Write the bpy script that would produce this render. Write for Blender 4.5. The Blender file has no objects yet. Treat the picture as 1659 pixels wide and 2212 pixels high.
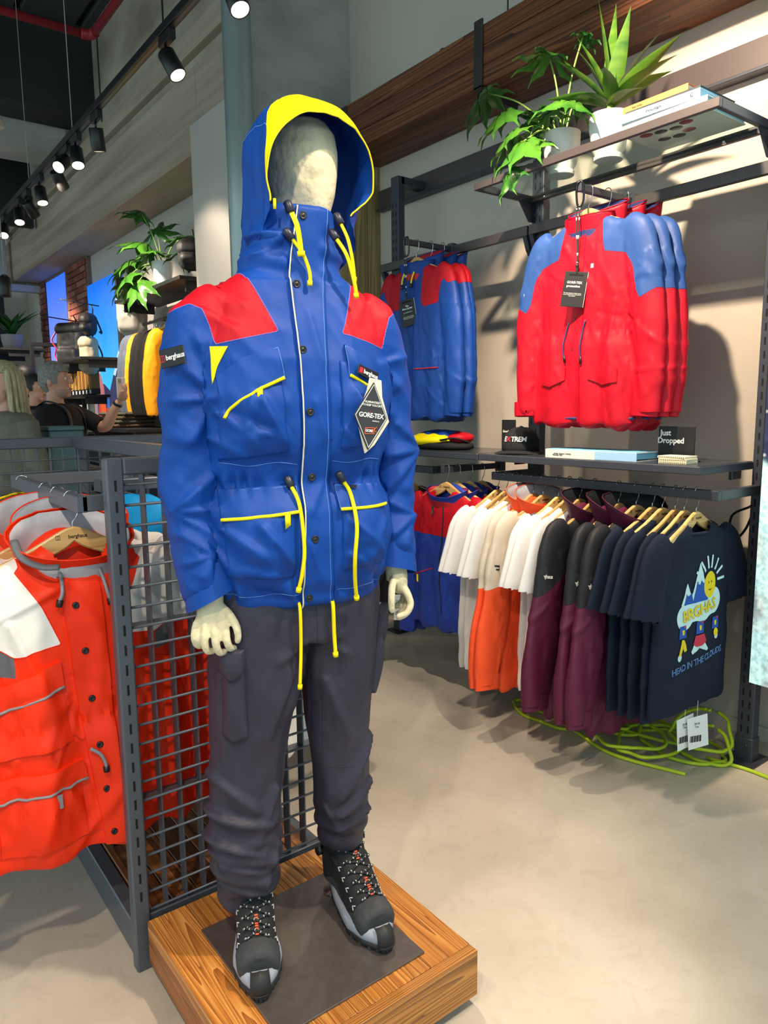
import bpy, math, random
import numpy as np
from math import sin, cos, pi, radians
from mathutils import Vector, Matrix, noise
from mathutils.bvhtree import BVHTree
random.seed(7)
SC = bpy.context.scene
COL = SC.collection

# ---------------------------------------------------------------- camera
FPX, YAW, PITCH, ROLL, CAMH = 1567.0, radians(37.22), radians(8.07), radians(-0.615), 1.40
_f = Vector((sin(YAW)*cos(PITCH), cos(YAW)*cos(PITCH), -sin(PITCH)))
_r = Vector((cos(YAW), -sin(YAW), 0)); _u = _r.cross(_f)
_rr = cos(ROLL)*_r + sin(ROLL)*_u; _uu = -sin(ROLL)*_r + cos(ROLL)*_u
cam_d = bpy.data.cameras.new('camera'); cam = bpy.data.objects.new('camera', cam_d); COL.objects.link(cam)
cam_d.sensor_fit = 'HORIZONTAL'; cam_d.sensor_width = 36.0; cam_d.lens = FPX*36.0/1659.0
cam_d.clip_start = 0.05; cam_d.clip_end = 100
cam.matrix_world = Matrix(((_rr.x, _uu.x, -_f.x, 0), (_rr.y, _uu.y, -_f.y, 0), (_rr.z, _uu.z, -_f.z, CAMH), (0, 0, 0, 1)))
SC.camera = cam
# ---------------------------------------------------------------- world, exposure
w = bpy.data.worlds.new('daylight'); SC.world = w; w.use_nodes = True
w.node_tree.nodes['Background'].inputs[0].default_value = (0.66, 0.88, 0.93, 1)
w.node_tree.nodes['Background'].inputs[1].default_value = 1.12
SC.view_settings.view_transform = 'Standard'; SC.view_settings.look = 'None'
SC.view_settings.gamma = 1; SC.view_settings.use_curve_mapping = False
SC.view_settings.exposure = 0.20
# ---------------------------------------------------------------- lamps of the shop's track lighting, plus added fill spots at the left
def spot(loc, tgt, e, ang=46, col=(1, .83, .64), blend=.45, r=.045):
    d = bpy.data.lights.new('track_or_fill_spot', 'SPOT'); d.energy = e; d.color = col; d.spot_size = radians(ang); d.spot_blend = blend; d.shadow_soft_size = r
    o = bpy.data.objects.new('track_or_fill_spot', d); COL.objects.link(o); o.location = loc
    o.rotation_euler = (Vector(tgt)-Vector(loc)).to_track_quat('-Z', 'Y').to_euler()
    return o
spot((1.35, .10, 3.2), (.83, 1.30, 1.20), 215, 58)       # mannequin, from the front
spot((1.45, 1.55, 3.2), (3.0, 1.70, 1.85), 700, 72, (1, .78, .56))      # red jackets and wall
spot((1.45, 2.90, 3.2), (3.0, 2.95, 1.75), 600, 72, (1, .78, .56))       # blue jackets and wall
spot((1.45, 0.60, 3.2), (2.0, 0.9, 0.0), 60, 80)        # aisle floor
spot((1.45, 2.10, 3.2), (2.2, 2.1, 0.3), 190, 75)        # garment rail
spot((-.55, -.10, 3.2), (.35, 1.9, .6), 140, 60)         # added fill on the orange jackets, no track runs here
spot((-.55, 0.9, 3.2), (.2, 1.4, 0), 75, 80)  # added fill over the floor beside the rack
for y, tx, e in ((4.8, 2.4, 200), (5.8, 2.6, 260), (7.05, 2.7, 260), (8.4, 2.7, 260), (10.2, 2.6, 260)): spot((1.47, y, 3.02), (tx, y+.3, 1.8), e, 84)
# ---------------------------------------------------------------- materials
def lin(c): return tuple(((v/255)/12.92 if v/255 <= .04045 else (((v/255)+.055)/1.055)**2.4) for v in c)
MATS = {}
def mat(name, rgb, rough=.6, metal=0, var=0, vs=6, bump=0, bs=200, rgb2=None, emit=0, coat=0, sheen=0, trans=0, stretch=None, bdist=.002, spec=.5, det=4, crease=False):
    if name in MATS: return MATS[name]
    m = bpy.data.materials.new(name); m.use_nodes = True; nt = m.node_tree; b = nt.nodes['Principled BSDF']
    c = lin(rgb); b.inputs['Base Color'].default_value = (*c, 1); b.inputs['Roughness'].default_value = rough; b.inputs['Metallic'].default_value = metal
    b.inputs['Specular IOR Level'].default_value = spec
    if coat: b.inputs['Coat Weight'].default_value = coat
    if sheen: b.inputs['Sheen Weight'].default_value = sheen
    if trans: b.inputs['Transmission Weight'].default_value = trans
    if emit: b.inputs['Emission Color'].default_value = (*c, 1); b.inputs['Emission Strength'].default_value = emit
    if var or bump or rgb2:
        tc = nt.nodes.new('ShaderNodeTexCoord'); mp = nt.nodes.new('ShaderNodeMapping'); nt.links.new(tc.outputs['Object'], mp.inputs[0])
        if stretch: mp.inputs['Scale'].default_value = stretch
    if var or rgb2:
        n = nt.nodes.new('ShaderNodeTexNoise'); n.inputs['Scale'].default_value = vs; n.inputs['Detail'].default_value = det; nt.links.new(mp.outputs[0], n.inputs[0])
        r = nt.nodes.new('ShaderNodeValToRGB'); r.color_ramp.elements[0].position = .3; r.color_ramp.elements[1].position = .7
        a = lin(rgb2) if rgb2 else tuple(v*(1-var) for v in c); z = c if rgb2 else tuple(min(1, v*(1+var)) for v in c)
        r.color_ramp.elements[0].color = (*a, 1); r.color_ramp.elements[1].color = (*z, 1)
        nt.links.new(n.outputs['Fac'], r.inputs[0]); nt.links.new(r.outputs[0], b.inputs['Base Color'])
    if bump:
        n2 = nt.nodes.new('ShaderNodeTexNoise'); n2.inputs['Scale'].default_value = bs; n2.inputs['Detail'].default_value = 3
        if crease: n2.noise_type = 'RIDGED_MULTIFRACTAL'; n2.inputs['Detail'].default_value = 2.5; n2.inputs['Distortion'].default_value = .6
        nt.links.new(mp.outputs[0], n2.inputs[0])
        bp = nt.nodes.new('ShaderNodeBump'); bp.inputs['Strength'].default_value = bump; bp.inputs['Distance'].default_value = bdist
        nt.links.new(n2.outputs['Fac'], bp.inputs['Height']); nt.links.new(bp.outputs[0], b.inputs['Normal'])
    MATS[name] = m; return m
def cloth(name, rgb, rough=.62, bump=.5, bs=28, bd=.006, var=.08): return mat(name, rgb, rough, var=var, vs=9, bump=min(1, bump*1.5), bs=bs*.30, bdist=bd*.9, spec=.3, crease=True)
def wood(name, dark, mid, light, scale=1.0, axis=0, rough=.42, ring=13):
    """Timber: long grain along the object's axis, with knots' swirl from distorted bands."""
    if name in MATS: return MATS[name]
    m = bpy.data.materials.new(name); m.use_nodes = True; nt = m.node_tree; b = nt.nodes['Principled BSDF']; L = nt.links.new
    tc = nt.nodes.new('ShaderNodeTexCoord'); mp = nt.nodes.new('ShaderNodeMapping'); L(tc.outputs['Object'], mp.inputs[0])
    oi = nt.nodes.new('ShaderNodeObjectInfo'); vm = nt.nodes.new('ShaderNodeVectorMath'); vm.operation = 'SCALE'; vm.inputs[0].default_value = (7, 5, 9)
    L(oi.outputs['Random'], vm.inputs['Scale']); L(vm.outputs[0], mp.inputs['Location'])
    s = [scale]*3; s[axis] = scale*.028; mp.inputs['Scale'].default_value = s
    n = nt.nodes.new('ShaderNodeTexNoise'); n.inputs['Scale'].default_value = 4.5; n.inputs['Detail'].default_value = 2; L(mp.outputs[0], n.inputs[0])
    ml = nt.nodes.new('ShaderNodeMath'); ml.operation = 'MULTIPLY'; ml.inputs[1].default_value = ring; L(n.outputs['Fac'], ml.inputs[0])
    fr = nt.nodes.new('ShaderNodeMath'); fr.operation = 'FRACT'; L(ml.outputs[0], fr.inputs[0])
    s2 = [scale*85]*3; s2[axis] = scale*1.1
    mp2 = nt.nodes.new('ShaderNodeMapping'); L(tc.outputs['Object'], mp2.inputs[0]); mp2.inputs['Scale'].default_value = s2
    n2 = nt.nodes.new('ShaderNodeTexNoise'); n2.inputs['Scale'].default_value = 2; n2.inputs['Detail'].default_value = 3; L(mp2.outputs[0], n2.inputs[0])
    mx = nt.nodes.new('ShaderNodeMath'); mx.operation = 'MULTIPLY_ADD'; mx.inputs[1].default_value = .62; L(n2.outputs['Fac'], mx.inputs[0])
    m3 = nt.nodes.new('ShaderNodeMath'); m3.operation = 'MULTIPLY'; m3.inputs[1].default_value = .46; L(fr.outputs[0], m3.inputs[0]); L(m3.outputs[0], mx.inputs[2])
    r = nt.nodes.new('ShaderNodeValToRGB'); e = r.color_ramp.elements; e[0].position = .12; e[1].position = .85
    e[0].color = (*lin(light), 1); e[1].color = (*lin(dark), 1); k = e.new(.5); k.color = (*lin(mid), 1)
    L(mx.outputs[0], r.inputs[0])
    hs = nt.nodes.new('ShaderNodeHueSaturation'); mr = nt.nodes.new('ShaderNodeMapRange'); mr.inputs['To Min'].default_value = .72; mr.inputs['To Max'].default_value = 1.2
    L(oi.outputs['Random'], mr.inputs[0]); L(mr.outputs[0], hs.inputs['Value']); L(r.outputs[0], hs.inputs['Color']); L(hs.outputs[0], b.inputs['Base Color'])
    b.inputs['Roughness'].default_value = rough
    bp = nt.nodes.new('ShaderNodeBump'); bp.inputs['Strength'].default_value = .35; bp.inputs['Distance'].default_value = .002; L(mx.outputs[0], bp.inputs['Height']); L(bp.outputs[0], b.inputs['Normal'])
    MATS[name] = m; return m
def glass(name, tint=(.9, .97, .95)):
    m = bpy.data.materials.new(name); m.use_nodes = True; nt = m.node_tree; b = nt.nodes['Principled BSDF']
    nt.nodes.remove(b); o = nt.nodes['Material Output']
    t = nt.nodes.new('ShaderNodeBsdfTransparent'); t.inputs[0].default_value = (*tint, 1); g = nt.nodes.new('ShaderNodeBsdfGlossy'); g.inputs['Roughness'].default_value = .03
    f = nt.nodes.new('ShaderNodeLayerWeight'); f.inputs[0].default_value = .5; p = nt.nodes.new('ShaderNodeMath'); p.operation = 'POWER'; p.inputs[1].default_value = 4; q = nt.nodes.new('ShaderNodeMath'); q.operation = 'MULTIPLY_ADD'; q.inputs[1].default_value = .22; q.inputs[2].default_value = .03
    nt.links.new(f.outputs['Facing'], p.inputs[0]); nt.links.new(p.outputs[0], q.inputs[0]); f = q; mx = nt.nodes.new('ShaderNodeMixShader')
    nt.links.new(f.outputs[0], mx.inputs[0]); nt.links.new(t.outputs[0], mx.inputs[1]); nt.links.new(g.outputs[0], mx.inputs[2]); nt.links.new(mx.outputs[0], o.inputs[0])
    MATS[name] = m; return m

# ---------------------------------------------------------------- shapes: each returns (V, F)
def A(v): return np.array(v, float)
def merge(*vf):
    V = []; F = []; n = 0
    for v, f in vf:
        V.append(A(v)); F += [tuple(i+n for i in t) for t in f]; n += len(v)
    return np.vstack(V), F
def xf(vf, M=None, loc=None, rz=None, s=None):
    V = A(vf[0]).copy()
    if s is not None: V = V*A(s)
    if M is not None:
        m = A(M); V = V@m[:3, :3].T + m[:3, 3]
    if rz is not None:
        c, q = cos(rz), sin(rz); V = np.c_[V[:, 0]*c-V[:, 1]*q, V[:, 0]*q+V[:, 1]*c, V[:, 2]]
    if loc is not None: V = V+A(loc)
    return V, vf[1]
def box(x0, x1, y0, y1, z0, z1, b=0.0):
    if b <= 0:
        V = [(x, y, z) for x in (x0, x1) for y in (y0, y1) for z in (z0, z1)]
        return A(V), [(0, 1, 3, 2), (4, 6, 7, 5), (0, 4, 5, 1), (2, 3, 7, 6), (0, 2, 6, 4), (1, 5, 7, 3)]
    b = min(b, (x1-x0)*.45, (y1-y0)*.45, (z1-z0)*.45)
    V = []; idx = {}
    for sx in (0, 1):
        for sy in (0, 1):
            for sz in (0, 1):
                for a in range(3):
                    p = [(x0, x1)[sx], (y0, y1)[sy], (z0, z1)[sz]]
                    for k, sg in enumerate((sx, sy, sz)):
                        if k != a: p[k] += b*(1-2*sg)
                    idx[sx, sy, sz, a] = len(V); V.append(p)
    F = []
    for a in range(3):
        o = [k for k in range(3) if k != a]
        for sg in (0, 1):
            q = []
            for (i, j) in ((0, 0), (1, 0), (1, 1), (0, 1)):
                t = [0, 0, 0]; t[a] = sg; t[o[0]] = i; t[o[1]] = j; q.append(idx[(*t, a)])
            F.append(tuple(q))
        for i in (0, 1):
            for j in (0, 1):
                t0 = [0, 0, 0]; t0[o[0]] = i; t0[o[1]] = j; t1 = list(t0); t1[a] = 1
                F.append((idx[(*t0, o[0])], idx[(*t1, o[0])], idx[(*t1, o[1])], idx[(*t0, o[1])]))
    for sx in (0, 1):
        for sy in (0, 1):
            for sz in (0, 1): F.append(tuple(idx[sx, sy, sz, a] for a in range(3)))
    return A(V), F
def loft(rings, closed=True, cap=True):
    n = len(rings[0]); V = np.vstack([A(r) for r in rings]); F = []
    for i in range(len(rings)-1):
        for j in range(n if closed else n-1):
            k = (j+1) % n; F.append((i*n+j, i*n+k, (i+1)*n+k, (i+1)*n+j))
    if cap and closed:
        F.append(tuple(range(n-1, -1, -1))); F.append(tuple((len(rings)-1)*n+j for j in range(n)))
    return V, F
def ring(z, w, df, db, cx=0, cy=0, n=48, p=2.4):
    t = np.arange(n)*2*pi/n; c, s = np.cos(t), np.sin(t)
    x = np.sign(c)*abs(c)**(2/p)*w; y = np.sign(s)*abs(s)**(2/p); y = np.where(y < 0, y*df, y*db)
    return np.c_[cx+x, cy+y, np.full(n, z)]
def rings(tab, n=48, p=2.4, sub=1):
    tab = A(tab); z = np.linspace(0, len(tab)-1, (len(tab)-1)*sub+1)
    return [ring(*[np.interp(q, np.arange(len(tab)), tab[:, k]) for k in range(tab.shape[1])], n=n, p=p) for q in z]
def spl(P, m=8):
    """Catmull-Rom through points."""
    P = A(P); Q = np.vstack([2*P[0]-P[1], P, 2*P[-1]-P[-2]]); out = []
    for i in range(1, len(Q)-2):
        for t in np.arange(m)/m:
            a, b, c, d = Q[i-1], Q[i], Q[i+1], Q[i+2]
            out.append(.5*((2*b)+(c-a)*t+(2*a-5*b+4*c-d)*t*t+(3*b-a-3*c+d)*t**3))
    out.append(P[-1]); return A(out)
def tube(P, r, n=8, closed=False, flat=1.0, cap=True, up=(0, 0, 1)):
    P = A(P); r = np.broadcast_to(A(r), (len(P),))
    T = np.roll(P, -1, 0)-np.roll(P, 1, 0) if closed else np.gradient(P, axis=0)
    T /= np.linalg.norm(T, axis=1)[:, None]+1e-12
    u = A(up); u = u-T[0]*(u@T[0])
    if np.linalg.norm(u) < 1e-3: u = A((1, 0, 0))-T[0]*T[0][0]
    R = []; a = np.arange(n)*2*pi/n
    for i in range(len(P)):
        u = u-T[i]*(u@T[i]); u /= np.linalg.norm(u)+1e-12; v = np.cross(T[i], u)
        R.append(P[i]+r[i]*(np.cos(a)[:, None]*u*flat+np.sin(a)[:, None]*v))
    V, F = loft(R, True, cap and not closed)
    if closed:
        m = len(P)
        F += [((m-1)*n+j, (m-1)*n+(j+1) % n, (j+1) % n, j) for j in range(n)]
    return V, F
def lathe(prof, n=24):
    a = np.arange(n)*2*pi/n
    return loft([np.c_[r*np.cos(a), r*np.sin(a), np.full(n, z)] for r, z in prof], True, True)
def prism(poly, z0, z1):
    n = len(poly); V = [(x, y, z0) for x, y in poly]+[(x, y, z1) for x, y in poly]
    return A(V), [tuple(range(n-1, -1, -1)), tuple(range(n, 2*n))]+[(i, (i+1) % n, n+(i+1) % n, n+i) for i in range(n)]
def ballv(c, r, n=12, m=8):
    c = A(c); r = np.broadcast_to(A(r), (3,))
    R = []
    for i in range(m+1):
        t = -pi/2+pi*i/m; k = max(cos(t), .02); a = np.arange(n)*2*pi/n
        R.append(np.c_[c[0]+r[0]*k*np.cos(a), c[1]+r[1]*k*np.sin(a), np.full(n, c[2]+r[2]*sin(t))])
    return loft(R)
# ---------------------------------------------------------------- vector noise
_rs = np.random.RandomState(3); _pm = np.tile(_rs.permutation(256), 3); _g = _rs.normal(size=(256, 3)); _g /= np.linalg.norm(_g, axis=1)[:, None]
def pn(P):
    P = A(P); i = np.floor(P).astype(int); f = P-i; i &= 255; u = f*f*f*(f*(f*6-15)+10); r = 0
    for a in (0, 1):
        for b in (0, 1):
            for c in (0, 1):
                h = _pm[_pm[_pm[i[:, 0]+a]+i[:, 1]+b]+i[:, 2]+c]
                d = (_g[h]*(f-A((a, b, c)))).sum(1)
                r = r+d*(u[:, 0] if a else 1-u[:, 0])*(u[:, 1] if b else 1-u[:, 1])*(u[:, 2] if c else 1-u[:, 2])
    return r
def crump(P, s, seed=0, octv=3):
    r = 0; a = 1.
    for o in range(octv):
        q = A(P)*A(s)*(1.9**o)+seed*3.7+o*11.3
        r = r+a*(.28-np.abs(pn(q))); a *= .55
    return r
def strokes(V, L, front=True):
    """Fold ridges along (x0, z0, x1, z1, width, height) lines seen from the front."""
    up = np.zeros(len(V)); dn_ = np.zeros(len(V)); x, y, z = V.T
    for x0, z0, x1, z1, w_, h in L:
        dx, dz = x1-x0, z1-z0; n2 = dx*dx+dz*dz; t = ((x-x0)*dx+(z-z0)*dz)/n2; k = (t > -.15) & (t < 1.15) & ((y < .01) | (not front)); tt = np.clip(t[k], 0, 1)
        q = np.hypot(x[k]-x0-tt*dx, z[k]-z0-tt*dz)+np.abs(t[k]-tt)*math.sqrt(n2)*.5; wl = w_*(.55+.7*tt); sgn = np.sign((x[k]-x0)*dz-(z[k]-z0)*dx); wl = wl*np.where(sgn > 0, 1.35, .65)
        v = h*np.maximum(0, 1-q/wl)**1.4*np.minimum(1, 4*(1.05-tt)); T_ = up if h > 0 else dn_; T_[k] = np.maximum(T_[k], np.abs(v))
    return up-dn_
def rstrokes(seed, n, xr, zr, ln=(.10, .26), w=.022, h=.009, tilt=.5):
    r = random.Random(seed); out = []
    for _ in range(n):
        x, z = r.uniform(*xr), r.uniform(*zr); a = r.gauss(0, tilt); q = r.uniform(*ln); out.append((x, z, x+q*sin(a), z-q*cos(a), w*r.uniform(.6, 1.4), h*r.uniform(.5, 1.3)*(1 if r.random() < .7 else -.8)))
    return out
def vnorm(V, F):
    N = np.zeros_like(V); q = A([f[:4] if len(f) >= 4 else (*f, f[-1]) for f in F]).astype(int)
    fn = np.cross(V[q[:, 2]]-V[q[:, 0]], V[q[:, 3]]-V[q[:, 1]])
    for k in range(4): np.add.at(N, q[:, k], fn)
    return N/(np.linalg.norm(N, axis=1)[:, None]+1e-12)
def organic(vfs, vox, sm=6):
    me = bpy.data.meshes.new('t'); V, F = merge(*vfs); me.from_pydata(V.tolist(), [], F); o = bpy.data.objects.new('t', me); COL.objects.link(o)
    a = o.modifiers.new('r', 'REMESH'); a.mode = 'VOXEL'; a.voxel_size = vox; a.adaptivity = 0
    if sm: b = o.modifiers.new('s', 'SMOOTH'); b.factor = .5; b.iterations = sm
    dg = bpy.context.evaluated_depsgraph_get(); e = o.evaluated_get(dg); m2 = e.to_mesh()
    n = len(m2.vertices); V = np.empty(n*3, np.float32); m2.vertices.foreach_get('co', V)
    F = [tuple(p.vertices) for p in m2.polygons]; e.to_mesh_clear(); bpy.data.objects.remove(o); bpy.data.meshes.remove(me)
    return V.reshape(-1, 3).astype(float), F
def prune(V, F):
    u = np.unique(np.fromiter((i for f in F for i in f), int)) if F else np.zeros(0, int); m = np.full(len(V), -1); m[u] = np.arange(len(u))
    return V[u], [tuple(m[i] for i in f) for f in F]
def split(vf, fn):
    """Cut a mesh along fn(V) = 0: ((V, F) where fn > 0, (V, F) where fn < 0, segments of the cut)."""
    V, F = vf; f = fn(V); f = np.where(abs(f) < 1e-7, 1e-7, f); pos = f > 0; Vn = V.tolist(); cache = {}; P = []; N = []; segs = []
    def cut(a, b):
        k = (a, b) if a < b else (b, a)
        if k not in cache:
            t = f[k[0]]/(f[k[0]]-f[k[1]]); cache[k] = len(Vn); Vn.append((V[k[0]]+(V[k[1]]-V[k[0]])*t).tolist())
        return cache[k]
    for fc in F:
        s = [pos[i] for i in fc]
        if all(s): P.append(fc)
        elif not any(s): N.append(fc)
        else:
            p = []; q = []; cc = []
            for j in range(len(fc)):
                a, b = fc[j], fc[(j+1) % len(fc)]
                (p if pos[a] else q).append(a)
                if pos[a] != pos[b]:
                    c = cut(a, b); p.append(c); q.append(c); cc.append(c)
            if len(p) > 2: P.append(tuple(p))
            if len(q) > 2: N.append(tuple(q))
            if len(cc) >= 2: segs.append((cc[0], cc[1]))
    Vn = A(Vn); return prune(Vn, P), prune(Vn, N), [(Vn[a], Vn[b]) for a, b in segs]
def drop(vf, fn):
    """Remove the faces whose corners all satisfy fn."""
    V, F = vf; k = fn(V); return prune(V, [f for f in F if not all(k[i] for i in f)])
def seam(segs, r, lift=None):
    """Piping along cut segments."""
    out = []
    for a, b in segs:
        d = b-a; L = np.linalg.norm(d)
        if L < 1e-6: continue
        d = d/L; out.append(tube([a-d*r*.6, b+d*r*.6], r, 5))
    return merge(*out) if out else None
def bvh(vf): return BVHTree.FromPolygons([tuple(v) for v in vf[0].tolist()], vf[1])
def cast(B, P, d=(0, 1, 0), off=.0, dist=.6):
    """Drop points on a surface along d; keeps off in front of it."""
    d = Vector(d).normalized(); out = []; last = None
    for p in P:
        h, n, i, q = B.ray_cast(Vector(p)-d*dist, d, dist*2)
        if h is None:
            h = last if last is not None else Vector(p); h = Vector(p)-d*((Vector(p)-h).dot(d))
        last = h; out.append(h-d*off)
    return A(out)
def resamp(P, n):
    P = A(P); L = np.r_[0, np.cumsum(np.linalg.norm(np.diff(P, axis=0), axis=1))]; t = np.linspace(0, L[-1], n)
    return np.c_[tuple(np.interp(t, L, P[:, k]) for k in range(P.shape[1]))]
def patch(B, top, bot, nx=14, nz=8, off=.006, d=(0, 1, 0), plane=-.3, skirt=True, bulge=0):
    """A cloth piece between two (x, z) lines laid on a surface. Returns (V, F), edge lines."""
    a, b = resamp(top, nx), resamp(bot, nx); G = []
    for j in range(nz):
        t = j/(nz-1); q = a*(1-t)+b*t; G += [(x, plane, z) for x, z in q] if d[1] else [(plane, x, z) for x, z in q]
    V = cast(B, G, d, off)
    if bulge:
        i = np.arange(nx*nz); s = np.sin(pi*(i % nx)/(nx-1))*np.sin(pi*np.minimum(1, (i//nx)/(nz-1)*.9)); V = V-A(d)*(bulge*s)[:, None]
    F = [(j*nx+i, j*nx+i+1, (j+1)*nx+i+1, (j+1)*nx+i) for j in range(nz-1) for i in range(nx-1)]
    e = list(range(nx))+[j*nx+nx-1 for j in range(1, nz)]+[(nz-1)*nx+i for i in range(nx-2, -1, -1)]+[j*nx for j in range(nz-2, 0, -1)]
    edges = dict(top=V[:nx], bottom=V[(nz-1)*nx:], left=V[::nx][:nz], right=V[nx-1::nx][:nz])
    if skirt:
        m = len(V); V = np.vstack([V, V[e]+A(d)*(off+.006+bulge)]); F = F+[(e[k], m+k, m+(k+1) % len(e), e[(k+1) % len(e)]) for k in range(len(e))]
    return (V, F), edges
# ---------------------------------------------------------------- objects
def obj(name, vf, m, parent=None, smooth=True, sharp=None):
    me = bpy.data.meshes.new(name); V, F = vf; me.from_pydata(A(V).tolist(), [], [tuple(int(i) for i in f) for f in F])
    if smooth: me.polygons.foreach_set('use_smooth', [True]*len(me.polygons))
    if smooth and sharp: me.set_sharp_from_angle(angle=radians(sharp))
    if m: me.materials.append(m)
    o = bpy.data.objects.new(name, me); COL.objects.link(o)
    if parent: o.parent = parent
    return o
def hard(name, vf, m, parent=None): return obj(name, vf, m, parent, smooth=False)
def tag(o, label, cat, group=None):
    o['label'] = label; o['category'] = cat
    if group: o['group'] = group
    return o
def thing(name, label, cat, loc=(0, 0, 0), rz=0, group=None):
    o = bpy.data.objects.new(name, None); COL.objects.link(o); o.location = loc; o.rotation_euler = (0, 0, rz); o.empty_display_size = .05
    return tag(o, label, cat, group)
def struct(name, vf, m, parent=None, smooth=False):
    o = obj(name, vf, m, parent, smooth)
    if not parent: o['kind'] = 'structure'
    return o
def dup(src, label, loc=None, rz=None, group=None, scale=None):
    def cp(o, par):
        c = o.copy(); COL.objects.link(c); c.parent = par
        for k in o.children: cp(k, c)
        return c
    r = cp(src, None); r['label'] = label
    if group: r['group'] = group
    if loc is not None: r.location = loc
    if rz is not None: r.rotation_euler = (0, 0, rz)
    if scale is not None: r.scale = scale
    return r
def words(s, size, extrude=.0004, bold=False, space=1.0, line=1.0):
    """Lettering as a mesh in the x-z plane, facing -y, centred."""
    c = bpy.data.curves.new('w', 'FONT'); c.body = s; c.size = size; c.extrude = extrude; c.align_x = 'CENTER'; c.align_y = 'CENTER'; c.space_character = space; c.space_line = line; c.resolution_u = 2
    if bold: c.offset = size*.018
    o = bpy.data.objects.new('w', c); COL.objects.link(o); dg = bpy.context.evaluated_depsgraph_get(); e = o.evaluated_get(dg); m = e.to_mesh()
    V = A([v.co for v in m.vertices]).reshape(-1, 3); F = [tuple(p.vertices) for p in m.polygons]; e.to_mesh_clear(); bpy.data.objects.remove(o); bpy.data.curves.remove(c)
    return np.c_[V[:, 0], -V[:, 2], V[:, 1]], F
def badge(w=1.0):
    """The split-square emblem that stands before the maker's name: an outlined square and its divider (x-z plane)."""
    t = .1
    return merge(box(-.5, .5, -.01, .01, .5-t, .5), box(-.5, .5, -.01, .01, -.5, -.5+t), box(-.5, -.5+t, -.01, .01, -.5+t, .5-t), box(.5-t, .5, -.01, .01, -.5+t, .5-t), box(-.05, .05, -.01, .01, -.5+t, .5-t))
def rot(ax, a): return Matrix.Rotation(radians(a), 4, ax)
# ================================================================ the dressed mannequin (local frame: +x its left, -y its front)
MC, MS = cos(radians(-12.6)), sin(radians(-12.6))
MLOC = (.835-.012*MC, 1.41-.012*MS, 0.0); MRZ = radians(-12.6); ZT = .145
TORSO = [(.985, .170, .108, .105, 0, 0), (1.0, .182, .122, .115, 0, 0), (1.04, .199, .138, .122, 0, 0), (1.12, .207, .146, .127, 0, 0), (1.19, .206, .144, .124, 0, 0),
         (1.235, .192, .126, .116, 0, 0), (1.252, .188, .121, .114, 0, 0), (1.275, .192, .127, .116, 0, 0), (1.33, .199, .138, .120, 0, 0), (1.42, .205, .144, .122, 0, 0), (1.50, .207, .140, .118, 0, 0),
         (1.56, .203, .128, .112, 0, .004), (1.61, .186, .116, .104, 0, .008), (1.65, .152, .106, .098, 0, .01), (1.68, .118, .099, .094, 0, .008), (1.71, .098, .095, .09, .002, .004), (1.75, .090, .096, .082, .004, 0),
         (1.80, .086, .099, .07, .006, 0), (1.812, .084, .098, .066, .006, 0)]
ARMR = ([(-.140, .004, 1.605), (-.186, .004, 1.566), (-.212, .008, 1.46), (-.219, .012, 1.33), (-.219, .004, 1.20), (-.214, -.018, 1.11), (-.208, -.042, 1.035), (-.206, -.05, 1.02)], [.066, .070, .063, .057, .059, .056, .050, .047])
ARML = ([(.140, .004, 1.605), (.186, .006, 1.566), (.215, .010, 1.46), (.230, .016, 1.33), (.233, .010, 1.20), (.233, -.008, 1.12), (.231, -.025, 1.05), (.231, -.03, 1.035)], [.066, .070, .062, .059, .056, .052, .048, .046])
def arm(a, k=1.0):
    P = spl(a[0], 6); r = np.interp(np.linspace(0, 1, len(P)), np.linspace(0, 1, len(a[1])), a[1])*k
    return tube(P, r, 20, up=(0, 1, 0))
def folds(V, amp, seed=0):
    """Cloth relief: crumpled nylon with long slanting folds."""
    k = crump(V, (7, 5, 4.2), seed, 3)*amp + crump(V@A([[.8, 0, .6], [0, 1, 0], [-.6, 0, .8]]).T, (16, 10, 6), seed+5, 2)*amp*.45
    return k
_W = .026
FOLDS = [(cx, cz, x1, z1, w_, h) for cx, cz, R in ((-.268, 1.195, [(-.18, 1.285), (-.175, 1.20), (-.285, 1.33), (-.225, 1.09), (-.18, 1.13)]), (-.185, 1.425, [(-.272, 1.53), (-.268, 1.42), (-.245, 1.32), (-.215, 1.56)]), (.175, 1.50, [(.235, 1.44), (.262, 1.52), (.225, 1.36)]), (.285, 1.305, [(.195, 1.20), (.215, 1.38), (.19, 1.29), (.25, 1.20)]), (-.205, 1.105, [(-.27, 1.16), (-.262, 1.085), (-.225, 1.05)]), (.265, 1.15, [(.20, 1.10), (.205, 1.19), (.235, 1.07)])) for (x1, z1), w_, h in zip(R, (.030, .024, .030, .022, .024), (.015, .011, .013, .010, .012))]
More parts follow.
